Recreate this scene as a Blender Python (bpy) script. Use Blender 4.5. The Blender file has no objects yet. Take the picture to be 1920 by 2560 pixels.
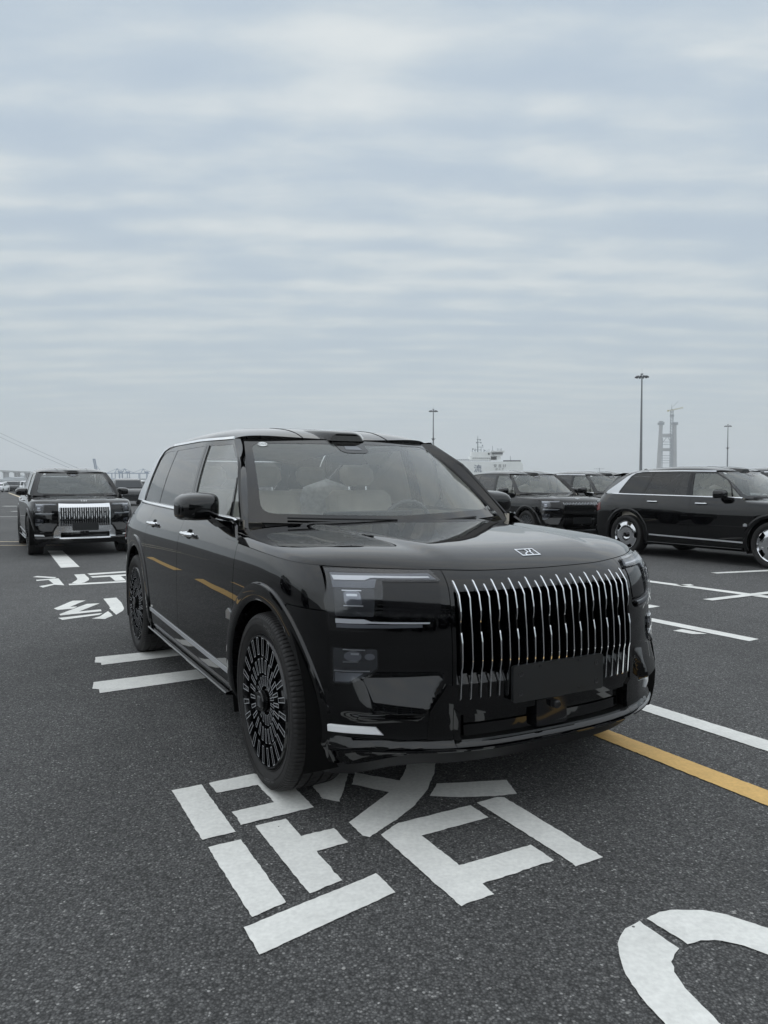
import bpy, bmesh, math, random, mathutils, mathutils.kdtree
import numpy as np
from mathutils import Vector, Matrix
from mathutils.geometry import delaunay_2d_cdt
R = math.radians
S = bpy.context.scene
COL = S.collection
# ---------------------------------------------------------------- camera
CAM_H = 1.3993
cam = bpy.data.cameras.new('camera'); camo = bpy.data.objects.new('camera', cam); COL.objects.link(camo)
camo.location = (0, 0, CAM_H)
camo.rotation_euler = (R(90) - .0396, 0, 0)
camo.rotation_euler = (Matrix.Rotation(R(90) - .0396, 4, 'X') @ Matrix.Rotation(-.0009, 4, 'Z')).to_euler()
cam.sensor_fit = 'VERTICAL'; cam.sensor_height = 36; cam.lens = 1858.2 / 2560 * 36
cam.clip_start = .05; cam.clip_end = 20000
S.camera = camo
# ---------------------------------------------------------------- sky and light
SUN_EL, SUN_AZ = 84, 250      # overcast: only a soft hint of direction
w = bpy.data.worlds.new('World'); S.world = w; w.use_nodes = True
nt = w.node_tree; nt.nodes.clear(); L = nt.links
def N(t, **k):
    n = nt.nodes.new(t)
    for a, b in k.items(): setattr(n, a, b)
    return n
def mth(op, a, b=None, clamp=False):
    n = N('ShaderNodeMath', operation=op); n.use_clamp = clamp
    for i, v in enumerate((a, b)):
        if v is None: continue
        if isinstance(v, (int, float)): n.inputs[i].default_value = v
        else: L.new(v, n.inputs[i])
    return n.outputs[0]
def ramp(fac, stops, interp='B_SPLINE'):
    n = N('ShaderNodeValToRGB'); n.color_ramp.interpolation = interp; e = n.color_ramp.elements
    while len(e) < len(stops): e.new(.5)
    for el, (p, c) in zip(e, stops): el.position = p; el.color = (*c, 1)
    L.new(fac, n.inputs[0]); return n.outputs[0]
def mixc(f, a, b, mode='MIX'):
    n = N('ShaderNodeMix', data_type='RGBA', blend_type=mode)
    for s_, v in ((0, f), (6, a), (7, b)):
        if isinstance(v, (int, float)): n.inputs[s_].default_value = v
        elif isinstance(v, tuple): n.inputs[s_].default_value = (*v, 1)
        else: L.new(v, n.inputs[s_])
    return n.outputs[2]
sky = N('ShaderNodeTexSky', sky_type='NISHITA', sun_disc=False, sun_elevation=R(SUN_EL), sun_rotation=R(SUN_AZ), air_density=1.2, dust_density=2.5)
tc = N('ShaderNodeTexCoord'); sep = N('ShaderNodeSeparateXYZ'); L.new(tc.outputs['Generated'], sep.inputs[0])
zz = mth('MAXIMUM', sep.outputs[2], 0.0)
den = mth('ADD', zz, .10)
cx = mth('DIVIDE', sep.outputs[0], den); cy = mth('DIVIDE', sep.outputs[1], den)
cmb = N('ShaderNodeCombineXYZ'); L.new(cx, cmb.inputs[0]); L.new(cy, cmb.inputs[1])
def cloud(scale, detail, sx, sy, rot, rough=.5, dist=0.0, off=(0, 0, 0)):
    m = N('ShaderNodeMapping'); m.inputs['Rotation'].default_value = (0, 0, R(rot)); m.inputs['Scale'].default_value = (sx, sy, 1); m.inputs['Location'].default_value = off
    L.new(cmb.outputs[0], m.inputs[0]); n = N('ShaderNodeTexNoise'); n.inputs['Scale'].default_value = scale; n.inputs['Detail'].default_value = detail
    n.inputs['Roughness'].default_value = rough; n.inputs['Distortion'].default_value = dist
    L.new(m.outputs[0], n.inputs['Vector']); return n.outputs[0]
n1 = cloud(1.9, 6, .85, 1.25, 3, .50, .2, (3.1, 1.7, 0))      # big rolls lying across the view
n2 = cloud(3.4, 5, .62, 1.45, -2, .60, .25, (7.3, 2.2, 0))      # ripples
n3 = cloud(.32, 3, 1, 1.2, 20, .5, .0, (1.2, 9.1, 0))         # wide brighter and darker tracts
wv = N('ShaderNodeTexWave', wave_type='BANDS', bands_direction='Y', wave_profile='SIN'); wv.inputs['Scale'].default_value = 1.45; wv.inputs['Distortion'].default_value = 5.0
wv.inputs['Detail'].default_value = 3; wv.inputs['Detail Scale'].default_value = 1.1; wv.inputs['Detail Roughness'].default_value = .55
mpw = N('ShaderNodeMapping'); mpw.inputs['Scale'].default_value = (.55, 1, 1); mpw.inputs['Rotation'].default_value = (0, 0, R(-4)); L.new(cmb.outputs[0], mpw.inputs[0]); L.new(mpw.outputs[0], wv.inputs['Vector'])
dens = mth('ADD', mth('ADD', mth('MULTIPLY', n1, .50), mth('MULTIPLY', n2, .34)), mth('ADD', mth('MULTIPLY', n3, .26), mth('MULTIPLY', wv.outputs[1], .085)))
cl = ramp(dens, [(.46, (.41, .475, .565)), (.55, (.45, .51, .585)), (.60, (.50, .55, .605)), (.65, (.56, .595, .63)), (.74, (.68, .69, .695))])
HOR = (.375, .425, .452)
hz = ramp(zz, [(0, (1, 1, 1)), (.04, (.90, .90, .90)), (.10, (.62, .62, .62)), (.22, (.25, .25, .25)), (.42, (0, 0, 0))])
col = mixc(hz, cl, HOR)
zb = ramp(zz, [(.50, (1, 1, 1)), (.68, (1.6, 1.58, 1.53)), (1, (5.2, 5.1, 4.9))])
skys = mixc(1.0, mixc(1.0, col, zb, 'MULTIPLY'), (8.35, 8.62, 8.55), 'MULTIPLY')
fin = mixc(.94, sky.outputs[0], skys)
bg = N('ShaderNodeBackground'); bg.inputs[1].default_value = .1; L.new(fin, bg.inputs[0])
wo = N('ShaderNodeOutputWorld'); L.new(bg.outputs[0], wo.inputs[0])
sl = bpy.data.lights.new('sun', 'SUN'); sl.energy = 1.0; sl.angle = R(168); sl.color = (1, .98, .96)
so = bpy.data.objects.new('sun', sl); COL.objects.link(so)
_d = Vector((math.sin(R(SUN_AZ)) * math.cos(R(SUN_EL)), math.cos(R(SUN_AZ)) * math.cos(R(SUN_EL)), math.sin(R(SUN_EL))))
so.rotation_euler = _d.to_track_quat('Z', 'Y').to_euler(); so.location = (0, 0, 30)
S.render.engine = 'CYCLES'
S.view_settings.view_transform = 'Standard'; S.view_settings.look = 'None'; S.view_settings.exposure = .50; S.view_settings.gamma = 1
S.view_settings.use_curve_mapping = False
S.cycles.max_bounces = 8; S.cycles.transparent_max_bounces = 24; S.cycles.volume_bounces = 2
S.render.resolution_x = 768; S.render.resolution_y = 1024
HAZE = .00031
# ---------------------------------------------------------------- materials
def newmat(name):
    m = bpy.data.materials.new(name); m.use_nodes = True; return m
def pbr(name, col, rough=.5, metal=0.0, coat=0.0, spec=.5, bump=None, coatr=.02, var=0.0, vs=8.0, emis=None):
    m = newmat(name); t = m.node_tree; b = t.nodes['Principled BSDF']
    b.inputs['Base Color'].default_value = (*col, 1); b.inputs['Roughness'].default_value = rough; b.inputs['Metallic'].default_value = metal
    b.inputs['Coat Weight'].default_value = coat; b.inputs['Coat Roughness'].default_value = coatr; b.inputs['Coat IOR'].default_value = 1.58; b.inputs['Specular IOR Level'].default_value = spec
    tcn = t.nodes.new('ShaderNodeTexCoord')
    if var:
        n = t.nodes.new('ShaderNodeTexNoise'); n.inputs['Scale'].default_value = vs; n.inputs['Detail'].default_value = 5; t.links.new(tcn.outputs['Object'], n.inputs['Vector'])
        r = t.nodes.new('ShaderNodeMapRange'); r.inputs[1].default_value = .3; r.inputs[2].default_value = .7; r.inputs[3].default_value = 1 - var; r.inputs[4].default_value = 1 + var
        t.links.new(n.outputs[0], r.inputs[0]); mx = t.nodes.new('ShaderNodeMix'); mx.data_type = 'RGBA'; mx.blend_type = 'MULTIPLY'; mx.inputs[0].default_value = 1
        mx.inputs[6].default_value = (*col, 1); t.links.new(r.outputs[0], mx.inputs[7]); t.links.new(mx.outputs[2], b.inputs['Base Color'])
    if bump:
        n = t.nodes.new('ShaderNodeTexNoise'); n.inputs['Scale'].default_value = bump[0]; n.inputs['Detail'].default_value = 3; t.links.new(tcn.outputs['Object'], n.inputs['Vector'])
        bp = t.nodes.new('ShaderNodeBump'); bp.inputs['Strength'].default_value = bump[1]; bp.inputs['Distance'].default_value = bump[2]
        t.links.new(n.outputs[0], bp.inputs['Height']); t.links.new(bp.outputs[0], b.inputs['Normal'])
    if emis: b.inputs['Emission Color'].default_value = (*emis, 1); b.inputs['Emission Strength'].default_value = 1
    return m
def glass(name, tint, rough=0.0, ior=1.5, body=None, bodyf=0.0):
    m = newmat(name); t = m.node_tree; t.nodes.remove(t.nodes['Principled BSDF']); out = t.nodes['Material Output']
    tr = t.nodes.new('ShaderNodeBsdfTransparent'); tr.inputs[0].default_value = (*tint, 1)
    gl = t.nodes.new('ShaderNodeBsdfGlossy'); gl.inputs['Roughness'].default_value = rough; gl.inputs['Color'].default_value = (1, 1, 1, 1)
    fr = t.nodes.new('ShaderNodeFresnel'); fr.inputs[0].default_value = ior
    base = tr
    if body:
        df = t.nodes.new('ShaderNodeBsdfDiffuse'); df.inputs[0].default_value = (*body, 1); mb = t.nodes.new('ShaderNodeMixShader'); mb.inputs[0].default_value = bodyf
        t.links.new(tr.outputs[0], mb.inputs[1]); t.links.new(df.outputs[0], mb.inputs[2]); base = mb
    mx = t.nodes.new('ShaderNodeMixShader'); t.links.new(fr.outputs[0], mx.inputs[0]); t.links.new(base.outputs[0], mx.inputs[1]); t.links.new(gl.outputs[0], mx.inputs[2])
    t.links.new(mx.outputs[0], out.inputs[0]); return m
M = {}
M['paint'] = pbr('black_car_paint', (.0004, .0004, .0008), .28, 0, 1.0, .0, coatr=.012)
M['gloss'] = pbr('gloss_black_trim', (.0004, .0004, .0006), .4, 0, 1.0, .0, coatr=.03)
M['matte'] = pbr('black_plastic', (.012, .012, .013), .55, bump=(260, .25, .001))
M['dark'] = pbr('dark_void', (.004, .004, .004), .9, spec=.1)
M['chrome'] = pbr('chrome', (.82, .83, .85), .07, 1.0)
M['satin'] = pbr('satin_silver', (.62, .63, .65), .28, 1.0)
M['rubber'] = pbr('tyre_rubber', (.021, .020, .020), .62, spec=.35, bump=(90, .15, .001), var=.2)
M['rim'] = pbr('black_rim', (.003, .003, .004), .25, .2, .5)
M['rimedge'] = pbr('machined_rim_edge', (.44, .45, .47), .35, .2)
M['lamp'] = pbr('lamp_housing', (.040, .042, .047), .22, .1, .5)
M['lampgrey'] = pbr('lamp_reflector_grey', (.19, .20, .22), .30, .3)
M['drl'] = pbr('lamp_light_bar', (.90, .91, .93), .22, 0, .5)
M['lens'] = glass('lamp_clear_cover', (.95, .96, .98), .0, 1.45)
M['bulb'] = pbr('lamp_projector_glass', (.24, .25, .28), .08, .5, 1)
M['wind'] = glass('windscreen_glass', (.91, .935, .925), .0, 1.55, (.55, .62, .61), .12)  # pale diffuse film stands in for sky-reflection haze and cabin light
M['sideglass'] = glass('side_glass', (.80, .83, .82), .0, 1.6, (.46, .49, .46), .26)  # diffuse film lightens the pane, imitating light seen through the cabin
M['privacy'] = glass('privacy_glass', (.12, .125, .13), .0, 1.6, (.2, .2, .2), .03)
M['roofglass'] = glass('tinted_roof_glass', (.42, .43, .44), .0, 1.6)
M['beige'] = pbr('beige_leather', (.64, .59, .51), .5, var=.1)
M['wrap'] = pbr('white_seat_wrap', (.85, .85, .84), .35, var=.15, vs=30, bump=(14, .8, .01))
M['greyint'] = pbr('grey_cabin_trim', (.11, .11, .11), .6)
M['screen'] = pbr('black_display', (.006, .006, .007), .08)
M['sticker'] = pbr('white_sticker', (.75, .77, .76), .5)
M['ink'] = pbr('black_ink', (.03, .04, .04), .5)
M['plate'] = pbr('plate_holder_plastic', (.010, .011, .012), .45, bump=(400, .3, .0006))
M['blade'] = pbr('silver_painted_blade', (.78, .79, .80), .32, .0)
M['strip'] = pbr('silver_sill_strip', (.52, .53, .55), .35, .3)
M['letter'] = pbr('tyre_letter_rubber', (.09, .09, .092), .45)
M['tail'] = pbr('tail_lamp_red', (.12, .008, .008), .12)
# ---------------------------------------------------------------- body surface functions (car frame: x forward, y left, z up)
def spl(pts, n=400):
    """smooth monotone table through points -> callable"""
    pts = sorted(pts); X = np.array([p[0] for p in pts], float); Y = np.array([p[1] for p in pts], float)
    d = np.diff(Y) / np.diff(X); m = np.zeros(len(X)); m[0] = d[0]; m[-1] = d[-1]
    for i in range(1, len(X) - 1):
        m[i] = 0 if d[i-1] * d[i] <= 0 else 2 * d[i-1] * d[i] / (d[i-1] + d[i])
    def f(x):
        x = min(max(x, X[0]), X[-1]); i = min(int(np.searchsorted(X, x, side='right')) - 1, len(X) - 2); i = max(i, 0)
        h_ = X[i+1] - X[i]; t = (x - X[i]) / h_
        return float((2*t**3 - 3*t*t + 1) * Y[i] + (t**3 - 2*t*t + t) * h_ * m[i] + (-2*t**3 + 3*t*t) * Y[i+1] + (t**3 - t*t) * h_ * m[i+1])
    return f
NOSE = spl([(.24, .80), (.30, .838), (.326, .846), (.336, .864), (.354, .868), (.362, .862), (.370, .850), (.42, .842), (.54, .845), (.70, .845), (.85, .836), (.93, .826), (.98, .810), (1.01, .788), (1.035, .760), (1.06, .722)])
WID = spl([(.24, .945), (.30, .962), (.34, .978), (.42, .988), (.52, .995), (.68, 1.0), (.86, 1.0), (.96, .996), (1.04, .985), (1.10, .968), (1.16, .944), (1.21, .917), (1.28, .888)])
TAIL = spl([(.25, .0), (.40, .05), (.60, .06), (.90, .03), (1.10, -.02), (1.30, -.09)])
# half plan outline by arc parameter s (front centre 0 .. rear centre)
PLAN = np.array([(.845, 0), (.842, .12), (.835, .25), (.818, .38), (.790, .49), (.745, .60), (.687, .70), (.622, .79), (.562, .862), (.50, .915), (.42, .950), (.30, .974), (.1, .988), (-.2, .996), (-.8, 1.0),
                 (-1.5, 1.0), (-2.4, 1.0), (-3.0, .997), (-3.5, .985), (-3.8, .965), (-4.0, .93), (-4.13, .86), (-4.19, .74), (-4.23, .5), (-4.245, .25), (-4.25, 0)], float)
def _cr(P, k=12):
    out = []
    for i in range(len(P) - 1):
        p0 = P[i-1] if i > 0 else P[i] * np.array([1, 1]) + (P[i] - P[i+1]) * np.array([-1, 1]); p1 = P[i]; p2 = P[i+1]
        p3 = P[i+2] if i + 2 < len(P) else P[i+1] + (P[i+1] - P[i]) * np.array([-1, 1])
        # centripetal-ish: nonuniform catmull
        t0 = 0; t1 = t0 + max(np.linalg.norm(p1 - p0), 1e-4) ** .5; t2 = t1 + np.linalg.norm(p2 - p1) ** .5; t3 = t2 + max(np.linalg.norm(p3 - p2), 1e-4) ** .5
        for j in range(k):
            t = t1 + (t2 - t1) * j / k
            A1 = (t1-t)/(t1-t0)*p0 + (t-t0)/(t1-t0)*p1; A2 = (t2-t)/(t2-t1)*p1 + (t-t1)/(t2-t1)*p2; A3 = (t3-t)/(t3-t2)*p2 + (t-t2)/(t3-t2)*p3
            B1 = (t2-t)/(t2-t0)*A1 + (t-t0)/(t2-t0)*A2; B2 = (t3-t)/(t3-t1)*A2 + (t-t1)/(t3-t1)*A3
            out.append((t2-t)/(t2-t1)*B1 + (t-t1)/(t2-t1)*B2)
    out.append(P[-1]); return np.array(out)
_PL = _cr(PLAN); _S = np.concatenate([[0], np.cumsum(np.hypot(*np.diff(_PL, axis=0).T))]); SMAX = float(_S[-1])
def smooth(a, b, x):
    t = min(max((x - a) / (b - a), 0), 1); return t * t * (3 - 2 * t)
def btaper(x):
    r = max(0, -x - 2.6); return .012 * max(0, -x - 1.6) + .010 * r * r
def shell(s, z):
    """right-hand (y<0) shell point for arc s, height z"""
    px = float(np.interp(s, _S, _PL[:, 0])); py = float(np.interp(s, _S, _PL[:, 1]))
    wf = smooth(-.25, .62, px); wr = 1 - smooth(-4.1, -3.3, px)
    fz_ = min(max((.647 - z) / .140, 0), 1) * smooth(.462, .500, z); fy_ = smooth(0, .035, py - (.508 + (.604 - z) * .66)) * smooth(.28, .62, px) * (1 - smooth(.78, .90, py))
    x = px + (NOSE(z) - .845) * wf + (-TAIL(z) + .05) * wr + .055 * fz_ * fy_
    return x, -py * WID(z) + btaper(x) * smooth(1.0, 1.24, z) * (py > .7), z
_inv = {}
def side_y(x, z):
    """right side: y for given x,z (x anywhere, corner included)"""
    k = round(z, 3)
    if k not in _inv:
        ss = np.linspace(0, SMAX, 500); P = np.array([shell(s, z)[:2] for s in ss]); _inv[k] = (P[::-1, 0], P[::-1, 1], ss[::-1])
    X, Y, _ = _inv[k]; return float(np.interp(x, X, Y))
def front_x(y, z):
    k = round(z, 3)
    if k not in _inv: side_y(0, z)
    X, Y, s_ = _inv[k]; n = int((s_ < 1.75).argmax()); n = np.where(s_ < 1.75)[0][0]
    return float(np.interp(abs(y), (-Y[n:])[::-1], X[n:][::-1]))
FTOP = spl([(-.0, 1.035), (.30, 1.038), (.49, 1.045), (.8, 1.052), (1.2, 1.058), (3, 1.06)])   # hood shut line height by arc s
def hood_edge_z(x): return 1.058 + (.50 - x) * .040
def hood(c, v):
    """c -1..1 right to left, v 0 front .. 1 cowl"""
    ca = abs(c)
    # front edge point: travel the plan curve up to corner
    sc = S_CORNER * ca
    fx, fy, fz = shell(sc, FTOP(sc)); fz = FTOP(sc)
    bx = -.46 - .19 * ca ** 2.5; by = -.955 * ca
    e = v
    x = fx + (bx - fx) * e; 
    y = fy + (by - fy) * e - 0.018 * math.sin(math.pi * e) * ca ** 3
    xe = fx if ca == 1 else None
    c1 = shell(S_CORNER, FTOP(S_CORNER)); x1 = c1[0] + (-.65 - c1[0]) * e; yl = abs(c1[1] + (-.955 - c1[1]) * e - .018 * math.sin(math.pi * e))
    y *= 1 + (abs(side_y(x1, hood_edge_z(x1))) / yl - 1) * ca ** 3
    d = (fx - x)
    ze = fz + (1.058 - fz) * (1 - ca) * 0 + (1.102 - fz) * e ** 1.0
    amp = .068 * (1 - math.exp(-max(d, 0) / .10)) + .004 * e
    prof = (1 - ca ** 9) ** .55 * (1 - .16 * ca ** 2)
    z = ze + amp * prof
    # raised centre field with a soft crease each side
    yc = .44 + .16 * e
    z += .011 * (1 - smooth(yc - .07, yc + .03, abs(y))) * smooth(0.0, .25, d)
    return x, y * (-math.copysign(1, c)), z
_k = np.argmin(abs(_PL[:len(_PL)//2, 0] - .52) + 10 * (_PL[:len(_PL)//2, 1] < .85)); S_CORNER = float(_S[_k])
def glass_y(x, z):
    """right-hand side-window surface"""
    t = (z - 1.20) / (1.69 - 1.20)
    y = .890 - .138 * t - .035 * min(max(t, 0), 1) * smooth(-1.85, -1.30, x) + .014 * math.sin(math.pi * min(max(t, 0), 1))
    return -(y - btaper(x) * (1 - .5 * min(max(t, 0), 1)))
ZC = spl([(-4.0, 1.56), (-3.75, 1.63), (-3.5, 1.69), (-3.1, 1.742), (-2.6, 1.780), (-2.2, 1.793), (-1.8, 1.783), (-1.5, 1.756), (-1.33, 1.722), (-1.20, 1.680)])
ZR = spl([(-4.0, 1.47), (-3.7, 1.56), (-3.4, 1.625), (-3.1, 1.665), (-2.7, 1.688), (-2.2, 1.695), (-1.7, 1.69), (-1.4, 1.678), (-1.2, 1.655), (-1.1, 1.64)])
def roof(c, v):
    ca = abs(c); xh = -1.20 - .14 * ca ** 2.4; xe = -3.76 + .06 * ca ** 2
    x = xh + (xe - xh) * v
    zr = ZR(x); yr = -glass_y(x, zr)
    yr -= .17 * smooth(3.05, 3.85, -x)
    if x > -1.6: yr -= .035 * smooth(-1.6, -1.2, x)
    z = zr + (ZC(x) - zr) * (1 - ca ** 4) ** .6
    return x, yr * c, z
def wind(c, v):
    ca = abs(c)
    b = np.array([-.42 - .24 * ca ** 2.2, .838 * c, 1.158 + .027 * ca]); t = np.array([-1.20 - .12 * ca ** 2.4, .648 * c, 1.675 - .004 * ca])
    p = b + (t - b) * v; g = .028 * math.sin(math.pi * v)
    return p[0] + g * .6, p[1], p[2] + g * .8
# ---------------------------------------------------------------- mesh helpers
class MB:
    def __init__(s): s.v = []; s.f = []; s.mi = []
    def add(s, vs, fs, m=0):
        o = len(s.v); s.v += [tuple(map(float, p)) for p in vs]; s.f += [tuple(i + o for i in f) for f in fs]; s.mi += [m] * len(fs); return s
    def box(s, c, d, rot=None, m=0, bev=0):
        hx, hy, hz_ = d[0] / 2, d[1] / 2, d[2] / 2
        if bev:
            vs = []; b = bev
            for z, q in ((-hz_, b), (-hz_ + b, 0), (hz_ - b, 0), (hz_, b)):
                vs += [(-hx + b, -hy + q, z), (hx - b, -hy + q, z), (hx - q, -hy + b, z), (hx - q, hy - b, z), (hx - b, hy - q, z), (-hx + b, hy - q, z), (-hx + q, hy - b, z), (-hx + q, -hy + b, z)]
            fs = [tuple(range(7, -1, -1)), tuple(range(24, 32))]
            for k in range(3):
                for i in range(8): j = (i + 1) % 8; fs.append((k*8+i, k*8+j, k*8+8+j, k*8+8+i))
        else:
            vs = [(x, y, z) for z in (-hz_, hz_) for x, y in ((-hx, -hy), (hx, -hy), (hx, hy), (-hx, hy))]
            fs = [(3, 2, 1, 0), (4, 5, 6, 7), (0, 1, 5, 4), (1, 2, 6, 5), (2, 3, 7, 6), (3, 0, 4, 7)]
        if rot is not None: vs = [tuple(rot @ Vector(p)) for p in vs]
        return s.add([(p[0] + c[0], p[1] + c[1], p[2] + c[2]) for p in vs], fs, m)
    def grid(s, fn, us, vs_, m=0, skip=None):
        P = [fn(u, v) for v in vs_ for u in us]; n = len(us)
        F = [(j*n+i, j*n+i+1, (j+1)*n+i+1, (j+1)*n+i) for j in range(len(vs_)-1) for i in range(n-1) if not (skip and skip(i, j))]
        return s.add(P, F, m)
    def tube(s, path, r, seg=8, m=0, caps=True):
        path = [Vector(p) for p in path]; rr = r if isinstance(r, (list, tuple)) else [r] * len(path); vs = []
        up = None
        for i, p in enumerate(path):
            d = (path[min(i+1, len(path)-1)] - path[max(i-1, 0)]).normalized()
            if up is None: up = d.orthogonal().normalized()
            up = (up - d * up.dot(d)).normalized(); w_ = d.cross(up)
            for k in range(seg): a = 2 * math.pi * k / seg; vs.append(p + (up * math.cos(a) + w_ * math.sin(a)) * rr[i])
        fs = [(i*seg+k, i*seg+(k+1) % seg, (i+1)*seg+(k+1) % seg, (i+1)*seg+k) for i in range(len(path)-1) for k in range(seg)]
        if caps: fs += [tuple(range(seg-1, -1, -1)), tuple((len(path)-1)*seg + k for k in range(seg))]
        return s.add(vs, fs, m)
    def lathe(s, prof, seg=48, axis='Y', c=(0, 0, 0), m=0):
        """prof: (radius, axial)"""
        vs = []
        for k in range(seg):
            a = 2 * math.pi * k / seg
            for r, h_ in prof:
                vs.append((c[0] + r*math.cos(a), c[1] + h_, c[2] + r*math.sin(a)) if axis == 'Y' else (c[0] + r*math.cos(a), c[1] + r*math.sin(a), c[2] + h_))
        n = len(prof); fs = [(k*n+i, k*n+i+1, ((k+1) % seg)*n+i+1, ((k+1) % seg)*n+i) for k in range(seg) for i in range(n-1)]
        return s.add(vs, fs, m)
    def prism(s, poly, fn0, fn1, m=0):
        """poly list of 2d points mapped to two 3d sides"""
        n = len(poly); vs = [fn0(*p) for p in poly] + [fn1(*p) for p in poly]
        return s.add(vs, [tuple(range(n-1, -1, -1)), tuple(range(n, 2*n))] + [(i, (i+1) % n, n+(i+1) % n, n+i) for i in range(n)], m)
    def mesh(s, name, mats, angle=35, merge=True, recalc=True):
        me = bpy.data.meshes.new(name); me.from_pydata(s.v, [], s.f)
        for m in (mats if isinstance(mats, (list, tuple)) else [mats]): me.materials.append(m)
        for p, i in zip(me.polygons, s.mi): p.material_index = i
        bm = bmesh.new(); bm.from_mesh(me)
        if merge: bmesh.ops.remove_doubles(bm, verts=bm.verts, dist=1e-5)
        if recalc: bmesh.ops.recalc_face_normals(bm, faces=bm.faces)
        bm.to_mesh(me); bm.free()
        for p in me.polygons: p.use_smooth = True
        me.set_sharp_from_angle(angle=R(angle))
        if hasattr(s, 'vn') and len(s.vn) == len(s.v):
            kd_ = mathutils.kdtree.KDTree(len(s.v))
            for i, p in enumerate(s.v): kd_.insert(p, i)
            kd_.balance(); fl_ = any(abs(a[1]) > 1e-6 and False for a in s.v); ns = []
            for v in me.vertices:
                n_ = s.vn[kd_.find(v.co)[1]].copy()
                if getattr(s, 'mir', False): n_.y = -n_.y
                ns.append(n_)
            me.polygons.foreach_set('use_smooth', [True]*len(me.polygons))
            bm = bmesh.new(); bm.from_mesh(me); bm.faces.ensure_lookup_table()
            for f in bm.faces:
                if f.normal.dot(ns[f.verts[0].index]) < 0: f.normal_flip()
            bm.to_mesh(me); bm.free(); me.normals_split_custom_set_from_vertices(ns)
        return me
    def build(s, name, mats, parent=None, angle=35, merge=True, recalc=True, **tags):
        return link(name, s.mesh(name, mats, angle, merge, recalc), parent, **tags)
def link(name, data, parent=None, **tags):
    o = bpy.data.objects.new(name, data); COL.objects.link(o)
    if parent is not None: o.parent = parent
    for k, v in tags.items(): o[k] = v
    return o
def empty(name, loc=(0, 0, 0), rz=0, **tags):
    o = link(name, None, None, **tags); o.location = loc; o.rotation_euler = (0, 0, rz); o.empty_display_size = .3; return o
def copy_tree(o, parent=None):
    c = o.copy(); COL.objects.link(c); c.parent = parent
    if parent is not None: c.matrix_parent_inverse = o.matrix_parent_inverse
    for ch in [x for x in bpy.data.objects if x.parent == o and x != c]: copy_tree(ch, c)
    return c
def override(root, part, mat):
    for ch in root.children_recursive:
        if ch.name.split('.')[0] == part:
            for sl_ in ch.material_slots: sl_.link = 'OBJECT'; sl_.material = mat
def inpoly(p, poly):
    x, y = p; r = False; n = len(poly)
    for i in range(n):
        x1, y1 = poly[i]; x2, y2 = poly[i-1]
        if (y1 > y) != (y2 > y) and x < (x2-x1)*(y-y1)/(y2-y1)+x1: r = not r
    return r
def dens_poly(poly, st):
    out = []
    for i in range(len(poly)):
        a, b = poly[i], poly[(i+1) % len(poly)]; n = max(1, int(math.hypot(b[0]-a[0], b[1]-a[1]) / st))
        out += [(a[0]+(b[0]-a[0])*k/n, a[1]+(b[1]-a[1])*k/n) for k in range(n)]
    return out
def rounded(poly, r, k=4):
    out = []; n = len(poly)
    for i in range(n):
        p = Vector(poly[i]); a = Vector(poly[i-1]) - p; b = Vector(poly[(i+1) % n]) - p
        q = min(r, a.length * .45, b.length * .45); A = p + a.normalized() * q; B = p + b.normalized() * q
        for j in range(k + 1):
            t = j / k; out.append(tuple((A * (1-t) + p * t) * (1-t) + (p * (1-t) + B * t) * t))
    return out
def drape(mb, poly, fn, off=.002, thick=.004, step=.03, holes=(), m=0, flip=False, mirror=False):
    """lay a 2-d polygon on surface fn(u,v), raised by off along its normal, edges turned back by thick"""
    poly = dens_poly(poly, step); hs = [dens_poly(h_, step) for h_ in holes]
    pts = []; edges = []; 
    for lp in [poly] + hs:
        b = len(pts); pts += lp; edges += [(b+i, b+(i+1) % len(lp)) for i in range(len(lp))]
    nb = len(pts); us = [p[0] for p in poly]; vs = [p[1] for p in poly]
    u = min(us) + step * .5
    while u < max(us):
        v = min(vs) + step * .5
        while v < max(vs):
            if inpoly((u, v), poly) and not any(inpoly((u, v), h_) for h_ in hs) and min((p[0]-u)**2 + (p[1]-v)**2 for p in pts[:nb]) > (step*.4)**2: pts.append((u, v))
            v += step
        u += step
    V, E, F, *_r = delaunay_2d_cdt([Vector(p) for p in pts], edges, [], 0, 1e-6)
    F = [f for f in F if len(f) == 3]
    ok = []
    for f in F:
        c = (sum(V[i][0] for i in f)/3, sum(V[i][1] for i in f)/3)
        if inpoly(c, poly) and not any(inpoly(c, h_) for h_ in hs): ok.append(tuple(f))
    def pn(u, v):
        e = .004; a = Vector(fn(u, v)); du = Vector(fn(u+e, v)) - Vector(fn(u-e, v)); dv = Vector(fn(u, v+e)) - Vector(fn(u, v-e))
        n = du.cross(dv).normalized(); return a, (-n if flip else n)
    top = []; bot = []
    for p in V:
        a, n = pn(p[0], p[1]); top.append(a + n*off); bot.append(a + n*(off-thick))
    if not thick and not hasattr(mb, 'vn'): mb.vn = []
    if not thick:
        for p in V: mb.vn.append(pn(p[0], p[1])[1])
    for sg in ((1, -1) if mirror else (1,)):
        T = [(p[0], p[1]*sg, p[2]) for p in top]; B = [(p[0], p[1]*sg, p[2]) for p in bot]
        cnt = {}
        for f in ok:
            for i in range(3): cnt[tuple(sorted((f[i], f[(i+1) % 3])))] = cnt.get(tuple(sorted((f[i], f[(i+1) % 3]))), 0) + 1
        n = len(T); fs = list(ok)
        if thick: fs += [(a, b, b+n, a+n) for (a, b), c in cnt.items() if c == 1]
        mb.add(T + B if thick else T, fs, m)
    return mb
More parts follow.
